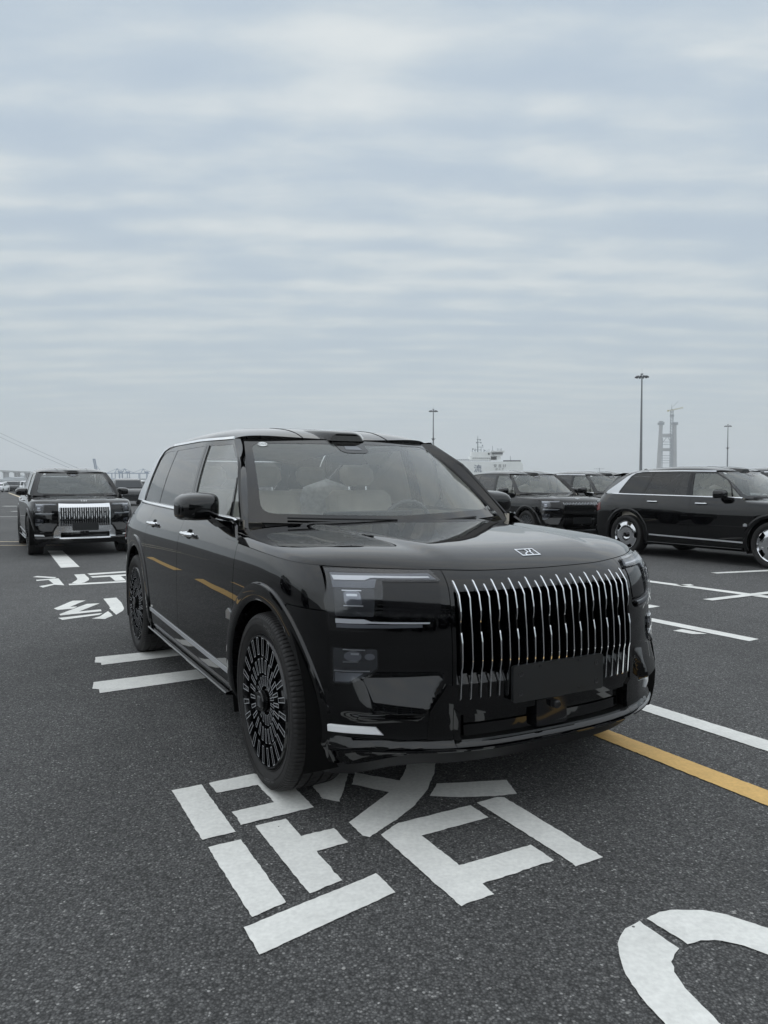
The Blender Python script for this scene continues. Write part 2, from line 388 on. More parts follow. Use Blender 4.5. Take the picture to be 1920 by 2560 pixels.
# ---------------------------------------------------------------- surface lookup tables
_ZS = np.arange(.235, 1.305, .0075); _SS = np.linspace(0, SMAX, 420)
_TX = np.array([[shell(s_, z_)[:2] for s_ in _SS] for z_ in _ZS])
def _look(z, fn):
    q = (min(max(z, _ZS[0]), _ZS[-2]) - _ZS[0]) / .0075; i = int(q); t = q - i; return fn(i) * (1-t) + fn(min(i+1, len(_ZS)-1)) * t
def side_y(x, z): return _look(z, lambda i: float(np.interp(x, _TX[i, ::-1, 0], _TX[i, ::-1, 1])))
_nf = int(np.searchsorted(_SS, 1.7))
def front_x(y, z): return _look(z, lambda i: float(np.interp(abs(y), -_TX[i, :_nf, 1], _TX[i, :_nf, 0])))
def s_of_y(y, z=.7): return _look(z, lambda i: float(np.interp(abs(y), -_TX[i, :_nf, 1], _SS[:_nf])))
def s_of_x(x, z): return _look(z, lambda i: float(np.interp(x, _TX[i, ::-1, 0], _SS[::-1])))
_RY = ([0, .5, .53, .56, .6, .65, .7, .75, .8, .85, .88, .9, .92, 1.0], [0, .4966, .5252, .5535, .5914, .6387, .6862, .7350, .7842, .8340, .8660, .8882, .9112, 1.0])
_RZ = [0, -.0009, -.0013, -.0018, -.0025, -.0033, -.0042, -.0048, -.0052, -.0053, -.0049, -.0042, -.003, 0]
def FS(y, z):
    a = float(np.interp(abs(y), *_RY)); z += float(np.interp(abs(y), _RY[0], _RZ)) * (1 + 2.2 * (1 - z)); y = math.copysign(a, y); return (front_x(y, z), y, z)
SD = lambda x, z: (x, side_y(x, z), z)
GS = lambda x, z: (x, glass_y(x, z), z)
ARCH = [(0, .41), (-3.169, .41)]; RA = .515
def belt(x): return 1.19 + .013 * max(0, -x - .4) - .085 * smooth(-.64, -.45, x)
def flange(bm, d=.016):
    bm.normal_update(); be = [e for e in bm.edges if e.is_boundary]
    nrm = {v: v.normal.copy() for e in be for v in e.verts}
    r = bmesh.ops.extrude_edge_only(bm, edges=be); vs = [g for g in r['geom'] if isinstance(g, bmesh.types.BMVert)]
    src = {}
    for v in vs:
        k = min(nrm, key=lambda q: (q.co - v.co).length_squared) if False else None
    import mathutils
    kd = mathutils.kdtree.KDTree(len(nrm)); L_ = list(nrm)
    for i, q in enumerate(L_): kd.insert(q.co, i)
    kd.balance()
    for v in vs: i = kd.find(v.co)[1]; v.co = v.co - nrm[L_[i]] * d
def panel(name, mat, parent, s0, s1, rows, sgn, skipf=None, ds=.02, both=False, warp=None):
    """shell piece: arc range s0..s1, rows(s)-> list of z; sgn -1 right, +1 left"""
    ns = max(2, int(round((s1 - s0) / ds))); SSs = [s0 + (s1-s0)*i/ns for i in range(ns+1)]
    if both: SSs = [-q for q in SSs[::-1]] + ([q for q in SSs[1:]] if s0 == 0 else SSs)
    bm = bmesh.new(); G = []
    for q in SSs:
        colv = []
        for z in rows(abs(q)):
            x, y, zz_ = shell(abs(q), z); yy = y if (q >= 0) else -y
            if not both: yy = y * (-sgn)
            colv.append(bm.verts.new((x, yy, zz_)))
        G.append(colv)
    for i in range(len(G)-1):
        for j in range(len(G[0])-1):
            c = sum((v.co for v in (G[i][j], G[i+1][j], G[i+1][j+1], G[i][j+1])), Vector()) / 4
            if any((c.x-ax)**2 + (c.z-az)**2 < RA**2 for ax, az in ARCH) and abs(c.y) > .7: continue
            if skipf and skipf(c): continue
            bm.faces.new((G[i][j], G[i+1][j], G[i+1][j+1], G[i][j+1]))
    for v in [v for v in bm.verts if not v.link_faces]: bm.verts.remove(v)
    # snap arch edge to the circle
    for v in bm.verts:
        if v.is_boundary:
            for ax, az in ARCH:
                r = math.hypot(v.co.x-ax, v.co.z-az)
                if abs(r-RA) < .03 and abs(v.co.y) > .7:
                    sx = (v.co.x-ax)*RA/r + ax; sz = (v.co.z-az)*RA/r + az; sg = -1 if v.co.y < 0 else 1
                    v.co = (sx, -sg * side_y(sx, sz) if sg > 0 else side_y(sx, sz), sz)
    bmesh.ops.remove_doubles(bm, verts=bm.verts, dist=1e-4)
    bmesh.ops.recalc_face_normals(bm, faces=bm.faces)
    c = sum((f.calc_center_median() for f in bm.faces), Vector()) / len(bm.faces)
    f0 = max(bm.faces, key=lambda f: f.calc_center_median().dot(Vector((1, 0, 0)) if both else Vector((0, sgn, 0))))
    if f0.normal.dot(Vector((1, 0, 0)) if both else Vector((0, sgn, 0))) < 0: bmesh.ops.reverse_faces(bm, faces=bm.faces)
    flange(bm)
    me = bpy.data.meshes.new(name); bm.to_mesh(me); bm.free(); me.materials.append(mat)
    for p in me.polygons: p.use_smooth = True
    me.set_sharp_from_angle(angle=R(40)); return link(name, me, parent)
def lin(a, b, n): return [a + (b-a)*i/n for i in range(n+1)]
def font_mesh(name, txt, size, mat, depth=.0, align='CENTER'):
    cu = bpy.data.curves.new(name, 'FONT'); cu.body = txt; cu.size = size; cu.extrude = depth; cu.align_x = align; cu.align_y = 'CENTER'; cu.resolution_u = 3
    t = bpy.data.objects.new(name, cu); COL.objects.link(t); bpy.context.view_layer.update()
    me = bpy.data.meshes.new_from_object(t.evaluated_get(bpy.context.evaluated_depsgraph_get())); bpy.data.objects.remove(t); bpy.data.curves.remove(cu)
    me.name = name; me.materials.clear(); me.materials.append(mat); return me
# ---------------------------------------------------------------- the large black SUV
def make_tyre(parent, text=False, sgn=-1):
    W_, RT, RB = .143, .403, .300
    pr = [(RB, -.118), (RB+.012, -.128), (.33, -.139), (.36, -W_), (.382, -.139), (.392, -.130), (.398, -.118)]
    for g in (-.078, -.028, .028, .078): pr += [(.402, g-.007), (.402, g-.0055), (.393, g-.0045), (.393, g+.0045), (.402, g+.0055), (.402, g+.007)]
    pr += [(.398, .118), (.392, .130), (.382, .139), (.36, W_), (.33, .139), (RB+.012, .128), (RB, .118)]
    mb = MB(); seg = 452; vs = []; n = len(pr)
    for k in range(seg):
        a = 2*math.pi*((k//4) + (0, .10, .20, .30)[k % 4])*4/seg; cut = (k % 4) in (1, 2)
        for i, (r, h_) in enumerate(pr):
            if cut and .385 < r and .084 < abs(h_) < .136: r -= .006
            elif cut and (k//4) % 2 and r > .40 and abs(h_) < .085: r -= .003
            vs.append((r*math.cos(a), h_, r*math.sin(a)))
    mb.add(vs, [(k*n+i, k*n+i+1, ((k+1) % seg)*n+i+1, ((k+1) % seg)*n+i) for k in range(seg) for i in range(n-1)])
    for rr, wd in ((.308, .0014), (.349, .0012), (.375, .0012)):
        yy = -(.128 + (.143-.128)*smooth(.30, .36, rr)) - .0008 if rr < .36 else -.1405
        mb.lathe([(rr-.002, yy+.003), (rr-.0015, yy-wd), (rr+.0015, yy-wd), (rr+.002, yy+.003)], 96)
    t = mb.build('tyre', M['rubber'], parent, 50)
    if text:
        tb = MB()
        for txt, ang, size in (('MICHELIN', 74, .030), ('PILOT SPORT', 205, .020), ('MICHELIN', 285, .028)):
            me = font_mesh('tmp', txt, size, M['rubber'], .0011)
            vs = []
            for v in me.vertices:
                a = R(ang) - v.co.x / .352; r = .352 + v.co.y; vs.append((-r*math.cos(a) * -1, -.1405 - .0012 + v.co.z, r*math.sin(a)))
            tb.add(vs, [tuple(p.vertices) for p in me.polygons]); bpy.data.meshes.remove(me)
        tb.build('tyre_lettering', M['letter'], parent, 30)
    return t
def radial_block(mb, r0, r1, w0, w1, a, y, dep, inset=.0035):
    ca, sa = math.cos(a), math.sin(a)
    def P(r, t, yy): return (r*ca - t*sa, yy, r*sa + t*ca)
    o = [P(r0, -w0, y), P(r1, -w1, y), P(r1, w1, y), P(r0, w0, y)]
    i = [P(r0+inset, -w0+inset, y), P(r1-inset, -w1+inset, y), P(r1-inset, w1-inset, y), P(r0+inset, w0-inset, y)]
    b = [P(r0, -w0, y+dep), P(r1, -w1, y+dep), P(r1, w1, y+dep), P(r0, w0, y+dep)]
    q = [(p[0], y+.004, p[2]) for p in i]
    v = o + i + b + q
    mb.add(v, [(k, (k+1) % 4, 4+(k+1) % 4, 4+k) for k in range(4)], 1)
    mb.add(v, [(4+k, 4+(k+1) % 4, 12+(k+1) % 4, 12+k) for k in range(4)] + [(12, 13, 14, 15)] + [(k, (k+1) % 4, 8+(k+1) % 4, 8+k) for k in range(4)], 0)
def emblem_mb(mb, fn, sx, sy, t, off=0):
    """rectangular frame with a stepped stroke inside; fn(u,v) surface"""
    def quad(poly): drape(mb, poly, fn, .0035 + off, .0045, .03)
    a, b = sx/2, sy/2
    quad([(-a, -b), (a, -b), (a, -b+t), (-a, -b+t)]); quad([(-a, b-t), (a, b-t), (a, b), (-a, b)])
    quad([(-a, -b+t), (-a+t, -b+t), (-a+t, b-t), (-a, b-t)]); quad([(a-t, -b+t), (a, -b+t), (a, b-t), (a-t, b-t)])
    quad([(-a*.05-t/2, -b+t), (-a*.05+t/2, -b+t), (-a*.05+t/2, -b*.05), (a*.5, b*.45), (a*.5, b-t), (a*.5-t, b-t), (a*.5-t, b*.5), (-a*.05-t/2, -b*.0)])
    quad([(-a*.55, -b+t), (-a*.55+t, -b+t), (-a*.55+t, -b*.5), (-a*.2, 0), (-a*.2, b-t), (-a*.2-t, b-t), (-a*.2-t, b*.1), (-a*.55, -b*.4)])
def make_wheel(parent, name, loc, side, text=False):
    """side -1: outer face towards -y"""
    w_ = link(name, None, parent); w_.location = loc
    if side > 0: w_.rotation_euler = (0, 0, math.pi)
    w_.empty_display_size = .2
    make_tyre(w_, text)
    mb = MB(); mb.lathe([(.304, -.126), (.298, -.140), (.291, -.138), (.284, -.105), (.268, .02), (.272, .118), (.304, .118)], 72)
    mb.lathe([(.268, .01), (.10, .0), (.0, .0)], 48)
    mb.lathe([(.045, -.08), (.14, -.10), (.20, -.115), (.205, -.105), (.14, -.07), (.05, -.04)], 72)
    mb.build('rim', M['rim'], w_, 40)
    mb = MB()
    for k in range(24):
        a = R(15) * k
        radial_block(mb, .208, .289, .0105, .0130, a, -.137, .05)
        radial_block(mb, .126, .192, .0075, .0100, a + R(7.5), -.131, .03)
    for k in range(20): radial_block(mb, .066, .112, .0055, .0085, R(18) * k, -.124, .03, .0028)
    mb.build('spokes', [M['rim'], M['rimedge']], w_, 30)
    mb = MB(); mb.lathe([(.058, -.05), (.058, -.112), (.052, -.118), (.047, -.118), (.047, -.150), (.043, -.155), (.0, -.155)], 40)
    mb.build('hub_cap', M['gloss'], w_, 30)
    if text:
        mb = MB(); emblem_mb(mb, lambda u, v: (u, -.1555, v), .030, .046, .0025, -.002); mb.build('hub_emblem', M['satin'], w_, 30)
    return w_
def disc_wheel_mesh():
    mb = MB(); 
    def prof(r): return -.098 - .030*math.sin(min(r/.26, 1)*math.pi)**.8 * .6 - .01*(r/.28)
    def fn(u, v): return (v*math.cos(u), prof(v), v*math.sin(u))
    for k in range(5):
        a0 = 2*math.pi*k/5
        mb.grid(fn, lin(a0, a0 + 2*math.pi/5, 18), lin(.052, .190, 8))
        mb.grid(fn, lin(a0 + .235, a0 + 2*math.pi/5 - .235, 12), lin(.190, .284, 6)); mb.grid(fn, lin(a0 - .235, a0 + .235, 8), [.190, .205])
        # tapered edges of each notch
        mb.grid(lambda u, v: (.205*math.cos(u), prof(.205) + v, .205*math.sin(u)), lin(a0 - .235, a0 + .235, 10), [0, .03])
        for sg in (-1, 1): mb.grid(lambda u, v: (u*math.cos(a0 + sg*.235), prof(u) + v, u*math.sin(a0 + sg*.235)), lin(.205, .284, 4), [0, .04])
    mb.lathe([(.297, -.118), (.289, -.128), (.281, -.122), (.280, -.10)], 80)
    return mb.mesh('wheel_disc', M['chrome'], 40)
BLX = .512
def sh2(u, z):
    x, y, z = shell(abs(u), z); return x, (y if u < 0 else -y), z
def make_suv():
    root = empty('luxury_suv')
    P = M['paint']
    SG = s_of_y(.482)
    fb = spl([(0, .336), (.60, .335), (.74, .31), (.98, .25), (3.0, .245)])
    sBx = lambda x, z=.7: s_of_x(x, z)
    s_arch = sBx(.40); s_corner = S_CORNER
    # front centre panel with grille and intake openings
    def rows_g(s_): return lin(fb(s_), .378, 5) + lin(.378, .60, 9)[1:] + lin(.60, .965, 12)[1:] + lin(.965, FTOP(s_), 5)[1:]
    gp = panel('grille_panel', M['gloss'], root, 0, SG, rows_g, -1, both=True, ds=.0159,
               skipf=lambda c: (abs(c.y) < .468 and .60 < c.z < .965) or (abs(c.y) < .455 and .378 < c.z < .487))
    def rows_b(s_):
        top = FTOP(s_) if s_ < s_corner else .885
        return lin(fb(s_), .40, 8) + lin(.40, .462, 3)[1:] + lin(.462, .50, 4)[1:] + lin(.50, .647, 7)[1:] + lin(.647, .885, 10)[1:] + [.885 + (top-.885)*k/8 for k in range(1, 9)]
    for sg in (-1, 1):
        SE = s_of_x(.28, .7)
        # outer bumper: front corner and the piece ahead of the wheel
        panel('front_bumper', P, root, SG + .003, s_corner, rows_b, sg, ds=.011)
        panel('bumper_side', P, root, s_corner + .0005, SE + .30, lambda s_: lin(fb(s_), .40, 8) + lin(.40, .462, 3)[1:] + lin(.462, .50, 4)[1:] + lin(.50, .647, 7)[1:] + lin(.647, .885, 10)[1:], sg, skipf=lambda c: c.x < .05, ds=.015)
        s_d = s_of_x(-.43, .7)
        panel('fender', P, root, s_corner + .003, s_d - .002, lambda s_: lin(.245, .40, 5) + lin(.40, .889, 20)[1:] + [.889 + (hood_edge_z(shell(s_, 1.05)[0]) - .003 - .889)*k/9 for k in range(1, 10)], sg,
              skipf=lambda c: c.z < .889 and c.x > .0)
        s_b = s_of_x(-1.655, .7); s_c = s_of_x(-2.74, .7)
        drows = lambda s_: lin(.322, .43, 4) + lin(.43, belt(shell(s_, 1.0)[0]), 34)[1:]
        panel('front_door', P, root, s_d + .002, s_b - .002, drows, sg)
        panel('rear_door', P, root, s_b + .002, s_c - .002, drows, sg)
        panel('quarter_panel', P, root, s_c + .002, s_of_x(-4.05, .7), lambda s_: lin(.26, .43, 5) + lin(.43, belt(shell(s_, 1.0)[0]) + .0, 34)[1:], sg)
    rb = panel('tailgate', P, root, s_of_x(-4.05, .7) + .002, SMAX, lambda s_: lin(.30, 1.25, 30), -1, ds=.03)
    rb2 = panel('tailgate_half', P, root, s_of_x(-4.05, .7) + .002, SMAX, lambda s_: lin(.30, 1.25, 30), 1, ds=.03)
    rb2.name = 'tailgate.001'
    # sills
    for sg in (-1, 1):
        mb = MB()
        mb.grid(lambda u, v: (u, sg*(1.0 - .012 - v[0]), v[1]), lin(-2.62, -.56, 20), [(.02, .325), (.03, .31), (.015, .306), (-.010, .304), (-.016, .298), (-.012, .290), (.04, .284), (.10, .275), (.25, .265)])
        mb.build('side_sill', M['gloss'], root, 25)
        mb = MB(); drape(mb, [(-2.575, .430), (-.475, .402), (-.475, .428), (-2.575, .456)], SD, .006, .008, .06, mirror=False)
        if sg > 0: mb.v = [(a, -b, c) for a, b, c in mb.v]; mb.mir = True
        mb.build('lower_chrome_strip', M['strip'], root, 30)
    # wheel arch flares
    for (ax, az) in ARCH:
        for sg in (-1, 1):
            mb = MB()
            prof = [(.470, -.035), (.472, .004), (.478, .010), (.50, .013), (.535, .014), (.556, .011), (.562, .0), (.562, -.01)]
            def fl(a, i):
                r, o = prof[i]; r *= (.952 if ax == 0 else 1); x = ax - (.012 if ax == 0 else 0) + r*math.cos(a); z = az + r*math.sin(a); zc_ = max(z, .245)
                return (x, -sg*(side_y(x, zc_) - o) * (1 if sg > 0 else 1) if sg > 0 else side_y(x, zc_) - o, max(z, .245))
            a0 = -.30 if ax == 0 else -.30
            mb.grid(fl, lin(R(-17), R(197), 64), list(range(len(prof))))
            mb.build('wheel_arch', P, root, 40)
            mb = MB()   # liner
            mb.grid(lambda a, y: (ax + .50*math.cos(a), sg*y, az + .50*math.sin(a)), lin(R(-22), R(202), 30), [.62, .80, .985])
            mb.grid(lambda a, r: (ax + r*math.cos(a), sg*.62, az + r*math.sin(a)), lin(R(-22), R(202), 30), [.02, .3, .50])
            mb.build('arch_liner', M['dark'], root)
    # lower front: undertray
    mb = MB(); 
    def ut(u, v):
        x, y, z = sh2(u, fb(abs(u)) + .004); return (x - .02 - .16*v, y*(1 - .06*v), z - .075*min(v*2.5, 1))
    mb.grid(ut, lin(-1.25, 1.25, 60), [0, .2, .4, 1.0, 1.6])
    mb.build('undertray', M['matte'], root, 40)
    mb = MB(); mb.box((-1.75, 0, .31), (4.3, 1.24, .16)); mb.box((-1.6, 0, .31), (2.1, 1.86, .12)); mb.box((-.02, 0, .62), (.9, 1.2, .5)); mb.box((.42, 0, .55), (.5, 1.1, .5))
    mb.box((-3.2, 0, .62), (1.5, 1.22, .5)); mb.build('underbody', M['dark'], root)
    # grille: deep recess, fins, bright bars
    mb = MB()
    mb.grid(lambda y, q: (front_x(y, q[1]) - q[0], y, q[1]), lin(-.472, .472, 30), [(.0, .600), (.012, .640), (.070, .645), (.075, .80), (.075, .95), (.012, .968)])
    for sg in (-1, 1): mb.grid(lambda q, z: (front_x(.47, z) - q, sg*.4705, z), [.0, .075], lin(.60, .968, 8))
    mb.build('grille_recess', M['gloss'], root, 40)
    fins = MB()
    for i in range(23):
        y = (-.455 + .91*i/22); pth = [(z, front_x(y, z)) for z in lin(.636, .965, 10)]
        for sg in (-1, 1): fins.grid(lambda q, j: (pth[j][1] + .013 - (.085 if q else 0), y + sg*(.0035 if not q else .006), pth[j][0]), [0, 1], list(range(11)))
        fins.grid(lambda q, j: (pth[j][1] + .013, y + (q-.5)*.007, pth[j][0]), [0, 1], list(range(11)))
    fins.build('grille_fins', M['gloss'], root, 30)
    def bar(y, prof):
        """prof list of (z, offset, half width)"""
        b_ = MB(); rows_ = []
        for z, o, hw in prof:
            x = front_x(y, z) + o; rows_.append([(x - .010, y-hw, z), (x, y-hw*.75, z), (x, y+hw*.75, z), (x - .010, y+hw, z)])
        vs = [p for r in rows_ for p in r]; n = len(rows_); fs = [(4*j+k, 4*j+k+1, 4*j+5+k, 4*j+4+k) for j in range(n-1) for k in range(3)]
        fs += [(0, 1, 2, 3), tuple(4*(n-1)+k for k in (3, 2, 1, 0))]
        return b_.add(vs, fs)
    for i in range(23):
        y = -.455 + .91*i/22
        if i % 2 == 0:
            bar(y, [(1.008, .003, .0022), (1.003, .006, .0040), (.975, .012, .0042), (.955, .020, .0038), (.90, .022, .0036), (.872, .021, .0032), (.845, .015, .0022)]).build('grille_bar', M['chrome'], root, 20)
            bar(y, [(.808, .017, .0032), (.803, .018, .0038), (.772, .023, .0038), (.70, .023, .0034), (.672, .021, .0032), (.655, .016, .0032), (.545, .010, .0032), (.538, .004, .0030)]).build('grille_bar', M['chrome'], root, 20)
        else:
            bar(y, [(.992, .003, .0022), (.987, .006, .0040), (.965, .016, .0040), (.945, .022, .0038), (.80, .022, .0034), (.70, .023, .0034), (.672, .021, .0032), (.655, .016, .0032), (.545, .010, .0032), (.538, .004, .0030)]).build('grille_bar', M['chrome'], root, 20)
    # lower intake
    mb = MB()
    mb.grid(lambda y, q: (front_x(y, q[1]) - q[0], y, q[1]), lin(-.462, .462, 24), [(.0, .3775), (.05, .380), (.055, .43), (.05, .480), (.0, .489)])
    for sg in (-1, 1): mb.grid(lambda q, z: (front_x(.46, z) - q, sg*.4605, z), [.0, .055], [.378, .44, .489])
    mb.build('air_intake', M['dark'], root)
    for sg in (-1, 1):
        for z0, z1 in ((.390, .428), (.436, .476)):
            mb = MB(); drape(mb, [(.068, z0), (.43, z0), (.43, z1), (.068, z1)], FS, -.028, .012, .05)
            if sg < 0: mb.v = [(a, -b, c) for a, b, c in mb.v]; mb.mir = True
            mb.build('intake_blade', M['gloss'], root, 20)
        mb = MB()   # flared surround of the intake
        drape(mb, rounded([(.484, .60), (.508, .604), (.575, .503), (.584, .386), (.484, .380)], .006), FS, .006, .010, .03)
        drape(mb, [(.455, .382), (.483, .382), (.483, .51), (.455, .487)], FS, .010, .02, .03)
        if sg < 0: mb.v = [(a, -b, c) for a, b, c in mb.v]; mb.mir = True
        mb.build('intake_surround', M['gloss'], root, 20)
    mb = MB(); drape(mb, rounded([(-.103, .388), (.06, .388), (.06, .500), (-.103, .500)], .006), FS, .006, .05, .04); mb.build('radar_cover', M['screen'], root, 20)
    mb = MB(); mb.box((front_x(0, .48) + .018, -.016, .478), (.04, .03, .032), bev=.006); mb.lathe([(.0, .0), (.009, .0), (.010, -.004)], 16, 'Y', (0, 0, 0))
    mb.v[-48:] = [(front_x(0, .48) + .0385 - b, -.016 + a, .478 + c) for a, b, c in mb.v[-48:]]
    mb.build('parking_camera', M['matte'], root, 30)
    mb = MB()      # plate holder
    px = front_x(0, .59) + .026
    pl_ = rounded([(-.243, .512), (.243, .512), (.243, .662), (-.243, .662)], .014)
    mb.prism(pl_, lambda y, z: (px - .02, y*.99, .587 + (z-.587)*.98), lambda y, z: (px, y, z))
    ph = mb.build('plate_holder', M['plate'], root, 40)
    for y, z, r in [(sx*.205, z_, .010) for sx in (-1, 1) for z_ in (.548, .627)] + [(sx*.105, z_, .0045) for sx in (-1, 1) for z_ in (.530, .648)]:
        mb = MB(); mb.lathe([(r*1.35, .0), (r*1.3, .002), (r, .002), (r*.8, .0005), (r*.45, .0005), (r*.4, .002), (0, .002)], 16)
        mb.v = [(px + b, y + a, z + c) for a, b, c in mb.v]; mb.build('plate_screw', M['matte'], ph, 30)
    # lower lip
    mb = MB()
    mb.grid(lambda u, q: ((lambda p: (p[0] + q[0], p[1]*(1 + q[0]*.6), p[2] + q[1]))(sh2(u, .347 - .012*smooth(.6, 1.1, abs(u))))), lin(-1.02, 1.02, 80), [(-.02, -.010), (.004, -.009), (.010, -.004), (.010, .003), (.002, .007), (-.01, .008)])
    mb.build('front_lip', P, root, 30)
    # lamps
    lo = [(.888, 1.048), (.531, 1.041), (.508, 1.003), (.724, 1.006), (.744, .873), (.556, .866), (.545, .855), (.553, .836), (.581, .820), (.902, .818), (.912, .93)]
    def pair(name, mat, poly, off, th, step=.014, rad=0, parent_=None, holes=()):
        out = []
        for sg in (-1, 1):
            mb = MB(); drape(mb, rounded(poly, rad) if rad else poly, FS, off, th, step, holes)
            if sg < 0: mb.v = [(a, -b, c) for a, b, c in mb.v]; mb.mir = True
            out.append(mb.build(name, mat, (parent_[0 if sg < 0 else 1] if parent_ else root), 30))
        return out
    hl = pair('headlight', M['gloss'], lo, .0015, .004, .014, .006)
    pair('lamp_reflector', M['lampgrey'], [(.880, 1.038), (.540, 1.034), (.520, 1.012), (.740, 1.016), (.756, .985), (.886, .985)], .0035, .004, .014, .004, hl)
    pair('lamp_housing', M['lamp'], [(.884, .984), (.757, .984), (.768, .876), (.888, .876)], .0032, .004, .014, .008, hl)
    pair('light_bar', M['drl'], [(.878, 1.027), (.757, 1.027), (.548, 1.0215), (.545, 1.0160), (.757, 1.0195), (.780, 1.011), (.876, 1.011)], .0075, .004, .014, 0, hl)
    pair('light_bar', M['drl'], [(.886, .8665), (.800, .8665), (.777, .858), (.571, .8535), (.573, .8475), (.784, .851), (.800, .849), (.886, .849)], .0075, .004, .014, 0, hl)
    pair('lamp_reflector', M['lampgrey'], [(.885, .846), (.800, .846), (.60, .845), (.60, .834), (.885, .831)], .004, .004, .014, 0, hl)
    for i, sg in enumerate((-1, 1)):
        mb = MB(); y0 = .831
        drape(mb, rounded([(.858, .972), (.806, .972), (.802, .920), (.858, .920)], .012), FS, .006, .006, .02)
        for q in range(3): pass
        if sg < 0: mb.v = [(a, -b, c) for a, b, c in mb.v]; mb.mir = True
        mb.build('projector_lens', M['bulb'], hl[i], 60)
        mb = MB(); drape(mb, [(.861, .976), (.800, .976), (.800, .9725), (.861, .9725)], FS, .008, .006, .02); drape(mb, [(.861, .919), (.800, .919), (.800, .9155), (.861, .9155)], FS, .008, .006, .02)
        drape(mb, rounded([(.850, .962), (.815, .962), (.815, .953), (.850, .953)], .003), FS, .0085, .006, .02)
        if sg < 0: mb.v = [(a, -b, c) for a, b, c in mb.v]; mb.mir = True
        mb.build('lamp_brightwork', M['satin'], hl[i], 30)
    pair('lamp_cover', M['lens'], lo[:4] + [(.744, .873)] + lo[5:], .013, 0, .014, .006, hl)
    pair('lamp_side_panel', M['screen'], [(.722, 1.002), (.514, 1.001), (.530, .871), (.741, .876)], .003, .005, .014, .008)
    fg = pair('fog_light', M['gloss'], [(.903, .757), (.753, .757), (.753, .676), (.777, .650), (.852, .608), (.903, .604)], .002, .005, .014, .010)
    pair('lamp_housing', M['lamp'], [(.895, .750), (.761, .750), (.761, .680), (.783, .657), (.852, .617), (.895, .613)], .004, .004, .014, .008, fg)
    pair('lamp_reflector', M['lampgrey'], [(.890, .655), (.806, .655), (.852, .622), (.890, .618)], .006, .005, .014, .003, fg)
    for i, sg in enumerate((-1, 1)):
        mb = MB()
        for yc, zc_, r in ((.838, .722, .021), (.785, .722, .013)):
            drape(mb, [(yc + r*1.3*math.cos(q*math.pi/8), zc_ + r*math.sin(q*math.pi/8)) for q in range(16)], FS, .009, .006, .02)
        if sg < 0: mb.v = [(a, -b, c) for a, b, c in mb.v]; mb.mir = True
        mb.build('projector_lens', M['bulb'], fg[i], 60)
        mb = MB()
        for pl in ([(.868, .748), (.800, .748), (.800, .7455), (.868, .7455)], [(.868, .697), (.822, .700), (.822, .7025), (.868, .6995)], [(.892, .660), (.785, .664), (.785, .667), (.892, .663)], [(.820, .735), (.845, .735), (.845, .728), (.820, .728)]):
            drape(mb, pl, FS, .0095, .006, .02)
        if sg < 0: mb.v = [(a, -b, c) for a, b, c in mb.v]; mb.mir = True
        mb.build('lamp_brightwork', M['satin'], fg[i], 30)
    pair('lamp_cover', M['lens'], [(.900, .754), (.756, .754), (.756, .678), (.779, .653), (.852, .611), (.900, .607)], .013, 0, .014, .008, fg)
    for sg in (-1, 1):
        s_in = s_of_y(FS(.763, .43)[1], .43); s_tip = s_of_y(FS(.738, .403)[1], .405); s_out = s_of_x(BLX, .42); mb = MB()
        def bl(u, q):
            a = s_in + (s_tip - s_in) * q[0] if u < .001 else 0
            sI = s_in + (s_tip - s_in) * q[0]; s_ = sI + (s_out - sI) * u; z = .432 - .031 * q[0]
            x, y, z = shell(s_, z); x2, y2, _ = shell(s_ + .01, z); t = Vector((x2 - x, y2 - y, 0)).normalized(); n = Vector((-t.y, t.x, 0))
            if n.x < 0 and n.y > 0: n = -n
            if n.dot(Vector((.5, -1, 0))) < 0: n = -n
            p = Vector((x, y, z)) + n * q[1]; return (p.x, p.y, p.z)
        mb.grid(bl, lin(0, 1, 30), [(0, -.006), (.03, .006), (.12, .009), (.9, .010), (1, .006), (1, -.006)])
        mb.grid(lambda w_, q: bl(0, (q, -.006 + .015*w_)), [0, 1], [0, .5, 1])
        if sg > 0: mb.v = [(a, -b, c) for a, b, c in mb.v]
        mb.build('bumper_blade', M['blade'], root, 40)
    for sg in (-1, 1):
        for yy, zz_ in ((.834, .481),):
            mb = MB(); drape(mb, [(yy + .013*math.cos(q*math.pi/7), zz_ + .013*math.sin(q*math.pi/7)) for q in range(14)], FS, .0015, .003, .03)
            if sg < 0: mb.v = [(a, -b, c) for a, b, c in mb.v]; mb.mir = True
            mb.build('parking_sensor', M['gloss'], root, 30)
    # hood
    mb = MB(); mb.grid(lambda c, v: (lambda p: (p[0], p[1], p[2] + .003))(hood(c, v)), [math.copysign(abs(q)**.8, q) if q else 0 for q in lin(-1, 1, 90)], [q**1.5 for q in lin(0, 1, 70)])
    me = mb.mesh('hood', P, 60); bm = bmesh.new(); bm.from_mesh(me)
    if sum(f.normal.z for f in bm.faces) < 0: bmesh.ops.reverse_faces(bm, faces=bm.faces)
    flange(bm, .012); bm.to_mesh(me); bm.free()
    for p in me.polygons: p.use_smooth = True
    me.set_sharp_from_angle(angle=R(50)); hd = link('hood', me, root)
    def HS(u, v):     # hood surface by car x (v) and y (u)
        lo_, hi_ = 0.0, 1.0
        for _ in range(18):
            mid = (lo_+hi_)/2; ca = u/.95
            if hood(ca, mid)[0] > v: lo_ = mid
            else: hi_ = mid
        p = hood(u/.95, lo_); return (v, u, p[2] + .003)
    mb = MB(); emblem_mb(mb, lambda u, v: HS(-u, .655 + v), .100, .062, .0065); mb.build('hood_emblem', M['chrome'], hd, 30)
    # windscreen
    inner = rounded([(-.925, .085), (.935, .085), (.955, .935), (-.940, .935)], .10, 6)
